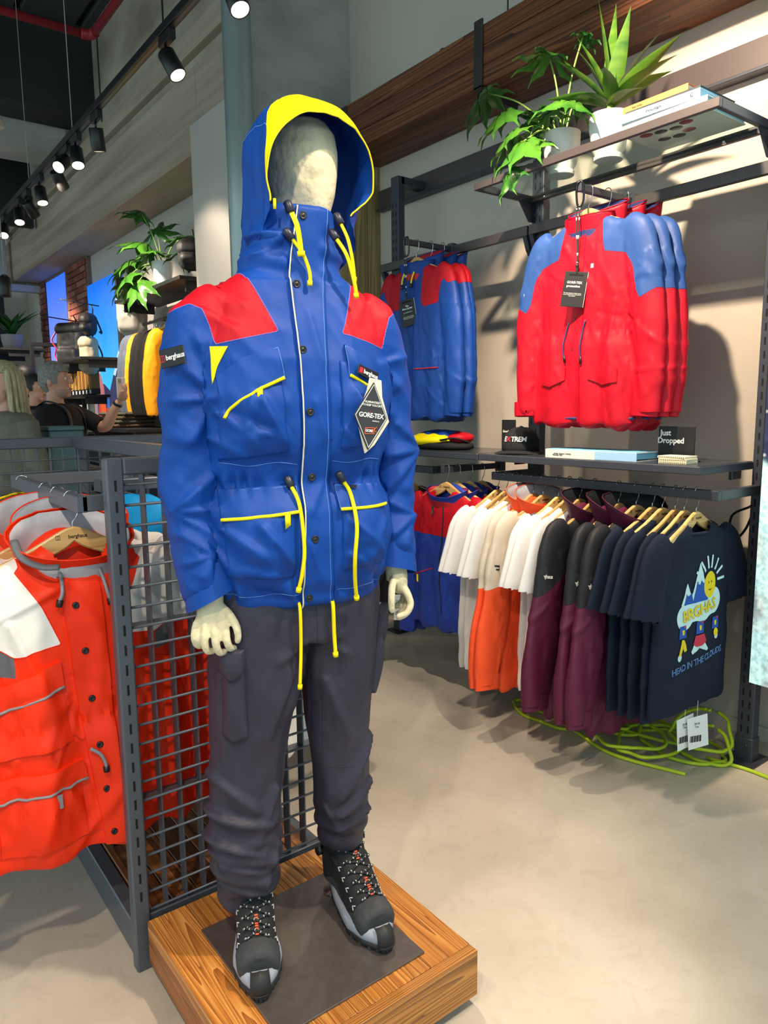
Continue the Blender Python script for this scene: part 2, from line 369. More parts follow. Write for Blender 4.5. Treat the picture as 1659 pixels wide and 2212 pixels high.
FOLDS += [(-.105, 1.425, -.055, 1.325, .026, .015), (-.175, 1.40, -.105, 1.325, .022, .013), (-.155, 1.345, -.07, 1.365, .018, .011), (-.12, 1.43, -.14, 1.32, .022, .012), (-.185, 1.35, -.13, 1.31, .020, .010), (-.09, 1.36, -.16, 1.40, .018, -.009),
          (-.175, 1.165, -.10, 1.10, .026, .015), (-.115, 1.175, -.055, 1.085, .024, .014), (-.165, 1.085, -.075, 1.065, .020, .011), (-.09, 1.13, -.05, 1.05, .018, -.009), (-.19, 1.12, -.14, 1.055, .022, .012),
          (.08, 1.44, .13, 1.33, .022, .013), (.14, 1.42, .09, 1.34, .022, .012), (.06, 1.36, .12, 1.31, .018, .010), (.07, 1.17, .15, 1.09, .024, .014), (.15, 1.16, .10, 1.07, .022, .013), (.06, 1.10, .14, 1.055, .020, .010),
          (-.02, 1.70, .03, 1.655, .014, .006), (0, 1.60, .02, 1.49, .012, .006), (.0, 1.42, .028, 1.33, .014, .006), (-.02, 1.13, .02, 1.03, .016, .007), (.02, 1.25, -.02, 1.18, .014, .006),
          (-.04, 1.748, -.13, 1.765, .014, .011), (-.04, 1.742, -.11, 1.715, .014, .010), (-.045, 1.735, -.13, 1.685, .016, .009), (.07, 1.75, .10, 1.70, .014, .008), (-.17, 1.66, -.10, 1.58, .03, .005), (-.20, 1.60, -.13, 1.55, .02, .006), (.15, 1.64, .10, 1.57, .03, .005)]
def jacket_shape():
    V, F = organic([loft(rings(TORSO, 64, 2.35, 3)), arm(ARMR), arm(ARML)], .0055, 5)
    x, y, z = V.T; N = vnorm(V, F); out = np.abs(x) > .195-.1*np.clip((z-1.5)*3, 0, 1); fr = y < 0
    a = np.where(z > 1.66, .004, .015)*np.where((np.abs(x-.004) < .03) & fr, .35, 1); d = folds(V, a)
    d += np.where(out, .010*crump(V, (6, 6, 8), 9, 2), 0)                                                   # sleeves: ring folds
    core = (~out).astype(float)
    g = np.exp(-((z-1.252)/.022)**2)*core*(np.abs(x-.004) > .03)
    d += g*(.006*np.sin(x*210+3*np.sin(x*40))+.003*np.sin(x*95))                                        # waist gathers
    g = np.exp(-((z-1.026)/.020)**2)*core*(np.abs(x-.004) > .034)
    d += g*(.006*np.sin(x*170+5*np.sin(x*33)+z*40)+.004*np.sin(x*71+1+z*60))+.006*np.exp(-((z-.998)/.012)**2)*core                                       # hem gathers
    bl = lambda cx, cz, sx, sz: np.exp(-((np.abs(x)-cx)/sx)**4-((z-cz)/sz)**4)*fr*core
    d += .014*bl(.125, 1.12, .08, .075) + .012*bl(.125, 1.38, .07, .07)                                     # pocket fullness
    g = np.exp(-((z-1.715)/.05)**2)*(np.abs(x-.004) > .035)
    d += g*(.005*np.sin(z*120+x*30)+.004*crump(V, (20, 14, 30), 4, 2))                                        # hood seam puckers
    d += strokes(V, FOLDS)
    V = V+N*d[:, None]
    return V, F
def hood_pt(s, d):
    tab = A([(0, -.110, .124, 1.972, 1.800, .076), (.12, -.092, .120, 2.000, 1.790, .086), (.25, -.06, .117, 2.022, 1.765, .102), (.5, 0, .118, 2.034, 1.73, .112), (.75, .066, .107, 2.018, 1.70, .112), (.92, .112, .078, 1.982, 1.69, .085), (1, .132, .03, 1.94, 1.69, .04)])
    y, a, zt, zb, ab = [np.interp(d, tab[:, 0], tab[:, k]) for k in range(1, 6)]
    zc = zt-a*.92; t = abs(s); ab = ab+(.028*max(0, 1-d*3) if s < 0 else 0)
    if t < .55: an = t/.55*pi/2; x = a*sin(an)**.85; z = zc+(zt-zc)*cos(an)**.92
    else: q = (t-.55)/.45; x = a+(ab-a)*q*q*(3-2*q); z = zc+(zb-zc)*q
    yy = y-.022*cos(min(t/.55, 1)*pi/2)*max(0, 1-d*4)+ (.02*max(0, (t-.55)/.45))*max(0, 1-d*3)
    return (np.sign(s)*x+np.interp(d, [0, .12, .25, .5, 1], [-.013, -.010, -.002, .012, .016]), yy, z)
HM = Matrix.Translation((.026, 0, 0)) @ Matrix.Rotation(radians(15), 4, 'Z')
def hood_grid(d0, d1, nd, s0=-1, s1=1, ns=72, w=None):
    G = []
    for j in range(nd):
        for i in range(ns):
            s = s0+(s1-s0)*i/(ns-1); dd = d0+(d1-d0)*j/(nd-1)*(w(s) if w else 1); G.append(hood_pt(s, dd))
    V = A(G); F = [(j*ns+i, j*ns+i+1, (j+1)*ns+i+1, (j+1)*ns+i) for j in range(nd-1) for i in range(ns-1)]
    return V, F
def hood_relief(vf, off=0):
    V, F = vf; N = vnorm(V, F); c = V-A((0, .02, 1.87)); N = N*np.sign((N*c).sum(1))[:, None]
    d = .016*crump(V, (6, 6, 5), 21, 3)+.020*crump(V, (12, 9, 20), 23, 2)*np.clip((1.83-V[:, 2])/.08, 0, 1)
    return xf((V+N*(d+off)[:, None], F), HM)
BLUE = cloth('blue nylon shell', (0, 62, 148), .58, .40, 30, .007); RED = cloth('red nylon shell', (184, 4, 28), .6, .3, 30, .006); YEL = cloth('yellow trim', (250, 226, 8), .5, .2, 60, .002, .03)
NAVYK = mat('dark navy plastic', (26, 30, 52), .4); BLACKP = mat('black plastic', (22, 22, 24), .42); CREAM = cloth('cream piping', (222, 214, 186), .7, .2); STITCH = mat('pale blue stitching', (92, 140, 214), .7)
PATCH = mat('black rubber patch', (20, 20, 23), .5); WHITE = mat('white print', (238, 238, 234), .6); REDP = mat('red print', (205, 30, 48), .6)
PAPER = mat('papier mache', (212, 200, 166), .85, var=.10, vs=30, bump=1.0, bs=26, bdist=.008); STEEL = mat('polished steel', (200, 200, 202), .18, 1.0)
def heroroot(name, label, cat, group=None): return thing(name, label, cat, MLOC, MRZ, group)
# ---- jacket
JK = heroroot('parka', 'bright blue hooded parka with red shoulders and yellow trim, worn by the mannequin', 'jacket')
JV = jacket_shape(); JB = bvh(JV)
def yoke_f(V):
    x = np.abs(V[:, 0]-.002); z = V[:, 2]
    xin = np.interp(z, [1.50, 1.555, 1.70, 1.8], [.066, .068, .128, .2])
    zl = np.interp(x, [.0, .066, .185, .192, .205, .225, .25, .28], [1.57, 1.556, 1.531, 1.565, 1.60, 1.612, 1.603, 1.585])
    return np.minimum(x-xin, z-zl)
yk, rest, sg = split(JV, yoke_f)
yl, yr, _ = split(yk, lambda V: -V[:, 0])
rest = drop(rest, lambda V: V[:, 2] < .90)
obj('shell', rest, BLUE, JK)
for q, k in ((yl, -1), (yr, 1)): o = obj('shoulder_panel', q, RED, JK); o['label'] = 'red shoulder panel'; obj('yoke_seam', seam([e for e in sg if e[0][0]*k > 0], .0009), mat('lilac seam', (120, 110, 200), .7), o)
# cuffs
def cuff(c0, c1, r0, r1, tilt):
    P = [A(c0)+(A(c1)-A(c0))*t for t in np.linspace(0, 1, 8)]; V, F = tube(P, np.linspace(r0, r1, 8), 28, up=(0, 1, 0), cap=False)
    V[:, 2] += (V[:, 0]-c1[0])*tilt; N = vnorm(V, F); return V+N*(.004*crump(V, (14, 14, 10), 6, 2))[:, None], F
obj('cuff', cuff((-.208, -.036, 1.078), (-.205, -.052, 1.008), .0535, .0545, .42), BLUE, JK)
obj('cuff', cuff((.231, -.018, 1.092), (.230, -.034, 1.022), .051, .052, -.25), BLUE, JK)
# placket with its piping, stitching and snaps
PL = [(-.013, 1.806), (-.020, 1.76), (-.027, 1.715), (-.033, 1.666), (-.031, 1.553), (-.027, 1.387), (-.029, 1.198), (-.036, 1.10), (-.034, .984)]
PR = [(.062, 1.806), (.058, 1.76), (.054, 1.715), (.041, 1.63), (.030, 1.48), (.033, 1.29), (.028, 1.145), (.035, .984)]
pv, pe = patch(JB, PL, PR, 130, 12, .006)
pv = (pv[0]+A((0, -1, 0))*(.004*crump(pv[0], (16, 4, 9), 31, 3))[:, None], pv[1]); PB = bvh(pv)
pk = obj('placket', pv, BLUE, JK)
obj('placket_piping', tube(cast(PB, pe['top']+A((.0006, 0, 0)), off=.0012), .0016, 6), CREAM, pk)
obj('stitching', tube(cast(PB, pe['bottom']-A((.006, 0, 0)), off=.0004), .0006, 5), STITCH, pk)
def both(P, off): return cast(JB2, P, off=off)
JB2 = bvh(merge(JV, pv))
for x, z in ((-.002, 1.787), (-.019, 1.653), (-.022, 1.52), (-.012, 1.396), (-.006, 1.262), (-.010, 1.135), (-.020, 1.007)):
    p = cast(JB2, [(x, -.3, z)], off=0)[0]
    s = lathe([(.0002, 0), (.0078, 0), (.0082, .0022), (.0066, .0036), (.0058, .0026), (.0036, .0026), (.003, .0034), (.0002, .0036)], 20)
    obj('snap_button', xf(xf(s, rot('X', 90)), loc=p), BLACKP, JK)
# flaps
def flap(name, top, bot, off, pip, bulge=.0, nx=26, nz=10, side=True):
    v, e = patch(JB2, top, bot, nx, nz, off, bulge=bulge); o = obj(name, v, BLUE, JK, sharp=50)
    if pip: obj('flap_piping', tube(e['bottom']-A((0, .001, 0)), .0036, 7), YEL, o)
    st = np.vstack([e['left'][::-1], e['top'], e['right']])
    obj('stitching', tube(st*A((.985, 1, 1))+A((0, -.0008, -.003)), .0006, 5), STITCH, o)
    return o, v, e
f1, v1, e1 = flap('chest_flap', [(-.187, 1.468), (-.141, 1.503), (-.074, 1.526)], [(-.180, 1.386), (-.166, 1.405), (-.151, 1.419), (-.112, 1.443), (-.064, 1.464)], .009, True, .006)
f2, v2, e2 = flap('chest_flap', [(.071, 1.533), (.105, 1.517), (.140, 1.497)], [(.076, 1.470), (.108, 1.455), (.147, 1.434)], .009, True, .005)
f3, v3, e3 = flap('pocket_flap', [(-.187, 1.240), (-.12, 1.246), (-.043, 1.249)], [(-.190, 1.181), (-.12, 1.189), (-.038, 1.196)], .010, True, .004)
f4, v4, e4 = flap('pocket_flap', [(.045, 1.246), (.11, 1.243), (.170, 1.238)], [(.047, 1.195), (.11, 1.193), (.172, 1.194)], .010, True, .004)
tv, _ = patch(JB2, [(-.193, 1.527), (-.176, 1.5265), (-.163, 1.526)], [(-.193, 1.452), (-.189, 1.463), (-.183, 1.487)], 8, 8, .002); o = obj('gusset', tv, YEL, JK); o['label'] = 'yellow gusset at the armpit'
for (a, b, zz) in ((-.116, 1.442, .022), (-.071, 1.193, .026)):
    V, F = box(-.0055, .0055, -.001, .001, -zz, 0); V[:, 2] += np.where(V[:, 2] < -.01, V[:, 0]*.7, 0); p = cast(JB2, [(a, -.3, b)], off=.02)[0]
    obj('pull_tab', xf((V, F), loc=p), YEL, JK)
# pocket bags under the chest flaps
for top, bot in (([(-.186, 1.47), (-.07, 1.50)], [(-.186, 1.30), (-.06, 1.315)]), ([(.058, 1.50), (.145, 1.48)], [(.057, 1.318), (.150, 1.325)])):
    v, e = patch(JB, top, bot, 26, 26, .003, bulge=.013); N = A((0, -1, 0)); v = (v[0]+N*(.006*crump(v[0], (12, 5, 8), 41, 3))[:, None], v[1]); obj('chest_pocket', v, BLUE, JK)
for top, bot in (([(-.188, 1.225), (-.05, 1.228)], [(-.182, 1.062), (-.055, 1.058)]), ([(.052, 1.225), (.170, 1.225)], [(.052, 1.062), (.166, 1.068)])):
    v, e = patch(JB, top, bot, 26, 26, .002, bulge=.014); v = (v[0]-A((0, 1, 0))*(.006*crump(v[0], (10, 5, 9), 47, 3))[:, None], v[1]); obj('hand_pocket', v, BLUE, JK)
# waist seam, hem seam
for zz in (1.292, 1.018):
    for x0, x1 in ((-.185, -.036), (.040, .165)):
        obj('stitching', tube(cast(JB, [(x, -.3, zz+.003*sin(x*60)) for x in np.linspace(x0, x1, 50)], off=.0006), .0006, 5), STITCH, JK)
# badges
def patchbadge(V, F, c): return obj('logo_patch', (V, F), PATCH, JK)
def logo(parent, M, size, text='berghaus', emb=True, m=WHITE, m2=None, stretch=1.0):
    t = xf(words(text, size, .0003, True, .95), s=(stretch, 1, 1)); wd = np.ptp(t[0][:, 0])
    if emb: t = xf(t, loc=(size*.55, 0, 0))
    obj('lettering', xf(t, M), m, parent, False)
    if emb: obj('emblem', xf(xf(badge(), s=(size*.8, size*.05, size*.9), loc=(-wd/2-size*.1, 0, 0)), M), m2 or m, parent, False)
p0 = cast(JB2, [(.117, -.3, 1.474)], off=.022)[0]
M = Matrix.Translation(p0) @ rot('Z', 22) @ rot('Y', 17)
o = obj('logo_patch', xf(box(-.031, .031, -.0012, .0012, -.0105, .0105, .001), M), PATCH, f2, False); logo(o, M @ Matrix.Translation((0, -.0014, 0)), .0125, m2=REDP)
o2 = obj('red_square', xf(box(-.0255, -.018, -.0016, .0016, -.005, .005), M), REDP, o, False)
M = Matrix.Translation(cast(JB, [(-.25, -.05, 1.507)], (.80, .60, 0), .004, .3)[0]) @ rot('Z', -53) @ rot('Y', -8)
o = obj('logo_patch', xf(box(-.036, .030, -.0015, .0015, -.0185, .0185, .002), M), PATCH, JK, False); logo(o, M @ Matrix.Translation((-.002, -.0016, 0)), .0145, m2=REDP)
p0 = cast(JB2, [(.085, -.3, 1.238)], off=.016)[0]; obj('fabric_label', xf(box(-.007, .007, -.001, .001, -.0035, .0035), loc=p0), PATCH, JK, False)
# draw cords: each with its toggle and tipped end
def cord(P, r, tog=True, flat=1.0, tip=True):
    c = obj('draw_cord', tube(spl(P, 8), r, 10, flat=flat, up=(0, 1, 0)), YEL, JK); e = A(P[-1]); d = A(P[-1])-A(P[-2]); d /= np.linalg.norm(d)
    if tip: obj('cord_end', tube([e-d*.004, e+d*.006], r*1.45, 8), YEL, c)
    if tog:
        e = A(P[0]); d = A(P[1])-e; d /= np.linalg.norm(d); obj('toggle', tube([e-d*.016, e-d*.013, e+d*.006, e+d*.008], [.006, .0085, .0085, .006], 14), NAVYK, c)
def on(P, off): return cast(JB2, [(x, -.3, z) for x, z in P], off=off)
cord(on([(-.030, 1.796), (-.019, 1.765), (-.013, 1.735), (-.010, 1.712)], .014), .0055, flat=.5)
cord(on([(-.030, 1.745), (-.008, 1.715), (.004, 1.688), (.007, 1.668), (.006, 1.655)], .012), .0036)
cord([(.074, -.112, 1.782), (.086, -.124, 1.748), (.092, -.13, 1.715), (.098, -.126, 1.688), (.102, -.12, 1.668)], .0034)
cord([(.066, -.106, 1.752), (.083, -.124, 1.715), (.094, -.126, 1.68), (.103, -.122, 1.650), (.106, -.118, 1.636)], .0040)
cord(on([(-.054, 1.251), (-.042, 1.208), (-.038, 1.123), (-.043, 1.07), (-.049, 1.034)], .016), .0040)
cord(on([(.056, 1.257), (.074, 1.224), (.074, 1.163), (.070, 1.093), (.077, 1.04), (.088, .996)], .016), .0042)
cord([(-.040, -.118, 1.005), (-.040, -.135, .985), (-.037, -.125, .90), (-.040, -.12, .81)], .0036, False)
cord([(.034, -.118, 1.005), (.034, -.135, .985), (.038, -.128, .92), (.041, -.126, .872)], .0042, False)
# hood
hd = obj('hood', hood_relief(hood_grid(0, 1, 40)), BLUE, JK)
bw = lambda s: .02+.36*np.exp(-(abs(s+.06)/.40)**2.6)
bv = hood_relief(hood_grid(0, 1, 10, -.68, .72, 64, bw), .003); o = obj('hood_brim', bv, YEL, hd); o['label'] = 'yellow brim'
rim = hood_relief(hood_grid(0, .03, 2, -.96, .96, 110), .001); obj('rim_piping', tube(rim[0][:110], .0017, 6), YEL, hd)
for s0, s1 in ((-.30, -.30),):
    obj('hood_seam', tube(hood_relief(hood_grid(.1, .95, 60, -.42, -.40, 2), .0006)[0][::2], .0009, 5), STITCH, hd)
obj('cord_end', tube(xf((A([hood_pt(-.93, 0), A(hood_pt(-.97, 0))+A((0, 0, -.014))]), []), HM)[0], .003, 8), YEL, hd)
# ---- hang tag on the chest flap
tg = heroroot('hang_tag', 'diamond black and cream swing tag hanging from the parka chest flap', 'tag')
M = Matrix.Translation((.105, -.182, 1.385)) @ rot('Z', 10) @ rot('Y', 7)
dia = [(0, .070), (-.041, 0), (0, -.068), (.041, 0)]
def flatp(poly, y0, y1): V, F = prism(poly, 0, 1); return np.c_[V[:, 0], y0+(y1-y0)*V[:, 2], V[:, 1]], [f[::-1] for f in F]
CARD = mat('cream card', (236, 224, 192), .8); TAGB = mat('charcoal print', (44, 46, 52), .6)
obj('backing_card', xf(flatp([(-.012, .078), (-.014, .05), (-.03, -.005), (.003, -.075), (.022, -.055), (.050, -.002), (.024, .045), (.016, .078)], 0, .004), M @ rot('Y', 4)), CARD, tg, False)
fr = obj('front_card', xf(flatp(dia, -.006, -.003), M), TAGB, tg, False)
obj('white_outline', xf(merge(*[tube([(a[0]*.93, -.0064, a[1]*.93), (b[0]*.93, -.0064, b[1]*.93)], .0007, 4) for a, b in zip(dia, dia[1:]+dia[:1])]), M), WHITE, fr, False)
for s, sz, z, bld in (('GUARANTEED\nTO KEEP YOU DRY', .0062, .026, False), ('GORE-TEX', .0135, .002, True), ('PRODUCTS', .0034, -.0085, False)):
    obj('lettering', xf(xf(words(s, sz, .0003, bld, .92), loc=(.012 if sz < .004 else 0, -.0065, z)), M), WHITE, fr, False)
obj('red_mark', xf(words('/', .008, .0003, True), M @ Matrix.Translation((-.0045, -.0066, .008))), REDP, fr, False)
ob = obj('orange_logo', xf(merge(*[tube([(a[0], -.0066, a[1]), (b[0], -.0066, b[1])], .0007, 4) for a, b in (((-.012, -.036), (.010, -.034)), ((.010, -.034), (.010, -.022)), ((.010, -.022), (-.012, -.024)), ((-.012, -.024), (-.012, -.036)), ((.004, -.03), (.016, -.02)), ((.004, -.025), (.016, -.03)))]), M), mat('orange print', (232, 92, 40), .6), fr, False)
obj('lettering', xf(xf(words('GORE', .0075, .0003, True, .9), loc=(-.002, -.0066, -.029)), M), WHITE, fr, False)
obj('string', tube(spl([(.112, -.15, 1.447), (.112, -.176, 1.458), (.112, -.182, 1.449)], 5), .0008, 5), CARD, tg)
# ---- trousers
TR = heroroot('cargo_trousers', 'dark slate cargo trousers with side pockets, worn by the mannequin', 'trousers')
SLATE = cloth('slate trouser cloth', (52, 50, 64), .5, .35, 40, .005, .1)
LEGR = ([(-.075, .006, 1.02), (-.088, .004, .93), (-.104, 0, .82), (-.118, 0, .72), (-.130, 0, .62), (-.139, .002, .52), (-.143, .003, .44), (-.146, .004, .37), (-.147, .022, .30), (-.147, .030, .272)], [.118, .116, .104, .092, .082, .077, .079, .074, .066, .062])
LEGL = ([(.075, .006, 1.02), (.084, .004, .93), (.088, 0, .82), (.090, 0, .72), (.092, .002, .62), (.097, .008, .52), (.103, .020, .44), (.108, .034, .38), (.111, .044, .345)], [.116, .110, .092, .079, .069, .066, .063, .060, .057])
TV, TF = organic([arm(LEGR), arm(LEGL), loft(rings([(.90, .165, .115, .115, 0, .005), (.97, .178, .118, .118, 0, .005), (1.04, .17, .11, .11, 0, .005)], 48, 2.5, 3))], .0055, 6)
N = vnorm(TV, TF); x, y, z = TV.T; low = np.clip((.52-z)/.2, 0, 1)*(x < 0)+np.clip((.50-z)/.22, 0, 1)*(x > 0)*.6
d = .014*crump(TV, (7, 6, 3), 51, 3) + low*(.020*crump(TV@A([[1, 0, .25], [0, 1, 0], [-.25, 0, 1]]).T, (5, 5, 17), 53, 2)+.008*np.sin(z*95+x*26+y*12+2*np.sin(z*31)))
d += .006*np.exp(-((z-.86)/.06)**2)*np.sin(x*70)*np.exp(-(x/.08)**2)
d += strokes(TV, [(-.215, .60, -.11, .505, .03, .012), (-.225, .515, -.08, .475, .034, .020), (-.085, .56, -.14, .43, .03, .014), (-.22, .455, -.10, .405, .026, .018), (-.205, .395, -.09, .365, .022, .014), (-.09, .42, -.13, .33, .024, .012), (-.21, .34, -.10, .315, .018, .010), (.155, .62, .06, .46, .030, .014), (.155, .50, .06, .43, .026, .014), (.15, .43, .06, .395, .022, .012), (.05, .47, .09, .38, .02, .010), (-.05, .84, -.12, .66, .03, .008), (.04, .80, .10, .62, .028, .008), (-.01, .86, -.05, .72, .022, .009), (-.02, .90, -.09, .86, .02, .007), (.02, .90, .09, .85, .02, .007)])
TV = TV+N*d[:, None]; TB = bvh((TV, TF)); obj('trouser_cloth', (TV, TF), SLATE, TR)
pd = (.62, .78, 0)
v, e = patch(TB, [(-.19, .885), (-.125, .883)], [(-.20, .705), (-.165, .690), (-.128, .702)], 16, 20, .006, pd, -.06, bulge=.014); v = (v[0]-A(pd)*(.006*crump(v[0], (12, 12, 7), 55, 3))[:, None], v[1]); ck = obj('cargo_pocket', v, SLATE, TR)
v, e = patch(TB, [(-.198, .905), (-.122, .902)], [(-.198, .853), (-.158, .832), (-.128, .846), (-.122, .866)], 16, 8, .016, pd, -.06, bulge=.008); fl = obj('pocket_flap', v, SLATE, ck)
obj('stitching', tube(np.vstack([e['bottom']]), .0009, 5), mat('dark seam', (40, 39, 50), .7), fl)
pd = (-.85, .52, 0)
v, e = patch(TB, [(.14, .925), (.205, .90)], [(.142, .73), (.18, .725)], 12, 18, .006, pd, -.03, bulge=.016); ck = obj('cargo_pocket', v, SLATE, TR)
v, e = patch(TB, [(.135, .955), (.205, .93)], [(.150, .875), (.185, .85), (.205, .875)], 12, 8, .02, pd, -.03, bulge=.006); obj('pocket_flap', v, SLATE, ck)
obj('knee_seam', tube(cast(TB, [(x, -.3, .575-.05*(x-.02)) for x in np.linspace(.025, .10, 24)], off=.0004), .0009, 5), MATS['dark seam'], TR)
obj('inner_seam', tube(cast(TB, [(.03+.012*t, -.3, .78-.36*t) for t in np.linspace(0, 1, 40)], off=.0002), .0009, 5), MATS['dark seam'], TR)
obj('fly_seam', tube(cast(TB, [(0+.004*sin(t*3), -.3, 1.0-.13*t) for t in np.linspace(0, 1, 20)], off=.0002), .0009, 5), MATS['dark seam'], TR)
# ---- mannequin body
MN = heroroot('mannequin', 'faceless cream papier mache mannequin standing on the wooden plinth in a blue parka', 'mannequin')
head = xf(loft([ring(zz, wd, fd, bd, 0, 0, 32, 2.1) for zz, wd, fd, bd in ((1.79, .025, .055, .02), (1.80, .040, .075, .04), (1.815, .050, .086, .06), (1.845, .060, .094, .075), (1.89, .069, .099, .09), (1.935, .073, .098, .098), (1.97, .069, .090, .092), (1.995, .055, .07, .07), (2.008, .034, .042, .042), (2.012, .012, .014, .014))]), Matrix.Translation((.030, .012, 0)) @ rot('Z', 18))
def fing(P, r=.0088): P = spl(P, 5); return tube(P, np.linspace(r*1.08, r*.82, len(P)), 10)
def tipb(p, r=.0072): return ballv(p, r, 10, 6)
HR = [[(-.200, -.060, .985), (-.190, -.088, .956), (-.189, -.099, .930), (-.183, -.096, .911), (-.172, -.086, .905)], [(-.208, -.058, .985), (-.209, -.086, .953), (-.211, -.096, .924), (-.204, -.092, .903), (-.191, -.082, .899)],
      [(-.215, -.054, .985), (-.227, -.077, .954), (-.232, -.086, .926), (-.226, -.082, .906), (-.213, -.074, .902)], [(-.221, -.048, .985), (-.243, -.064, .958), (-.249, -.072, .935), (-.244, -.069, .918), (-.233, -.064, .913)],
      [(-.196, -.060, .998), (-.178, -.084, .978), (-.168, -.098, .956), (-.165, -.100, .936), (-.166, -.098, .924)]]
HL = [[(.228, -.050, 1.0), (.238, -.074, .980), (.246, -.084, .951), (.236, -.085, .929), (.217, -.082, .922)], [(.230, -.044, 1.0), (.246, -.058, .976), (.254, -.064, .944), (.243, -.066, .921), (.224, -.066, .914)],
      [(.232, -.036, 1.0), (.252, -.040, .977), (.259, -.044, .947), (.248, -.046, .925), (.230, -.048, .918)], [(.232, -.030, 1.0), (.254, -.022, .982), (.260, -.024, .956), (.250, -.027, .937), (.234, -.030, .931)],
      [(.222, -.050, 1.01), (.203, -.076, .996), (.195, -.088, .974), (.194, -.090, .953), (.196, -.088, .940)]]
parts = [head, tube([(.02, .01, 1.62), (.022, .005, 1.84)], .055, 20), loft(rings([(a[0], a[1]*.86, a[2]*.82, a[3]*.82, 0, 0) for a in TORSO[:15]], 40, 2.35)), arm(ARMR, .62), arm(ARML, .62), arm(LEGR, .72), arm(LEGL, .72)]
parts += [ballv((-.212, -.062, .985), (.030, .020, .034), 16, 10), ballv((.232, -.048, 1.0), (.020, .030, .034), 16, 10), tube([(-.206, -.045, 1.05), (-.21, -.056, .99)], [.028, .026], 16), tube([(.231, -.03, 1.06), (.231, -.044, 1.0)], [.027, .025], 16)]
for k in HR+HL: parts += [fing(k), tipb(k[-1])]
for k, (lg, ft) in enumerate(((LEGR, (-.120, .046)), (LEGL, (.120, .062)))): parts += [tube([lg[0][-1], (ft[0], ft[1], .24)], [.036, .030], 14)]
MV, MF = organic(parts, .0032, 3); N = vnorm(MV, MF); MV = MV+N*(.0011*crump(MV, (30, 30, 30), 61, 3))[:, None]
obj('papier_mache_body', (MV, MF), PAPER, MN)
# ---- hiking boots
BT = mat('charcoal nubuck', (60, 62, 66), .8, var=.12, vs=30, bump=.3, bs=160, bdist=.001); BTX = mat('black boot textile', (30, 32, 36), .75, bump=.4, bs=300, bdist=.001); RAND = mat('grey midsole', (158, 166, 182), .6); RUB = mat('black boot rubber', (34, 35, 38), .6)
LACE = mat('black and white lace', (40, 41, 44), .8); NUB = mat('orange loop', (232, 96, 60), .7); LACEW = mat('white lace fleck', (215, 216, 214), .8); HOOK = mat('dark steel eyelet', (150, 150, 155), .3, 1)
def outline(k=1.0, n=56):
    t = np.linspace(0, 2*pi, n, endpoint=False); y = -.057+.142*np.cos(t)*k   # +y heel
    s = np.sin(t); u = (1-np.cos(t))/2; w_ = np.interp(u, [0, .08, .25, .45, .68, .85, 1], [.032, .037, .039, .042, .052, .049, .034])*k+.001
    return np.c_[s*w_*1.06/np.maximum(.55, 1)**.5, y]
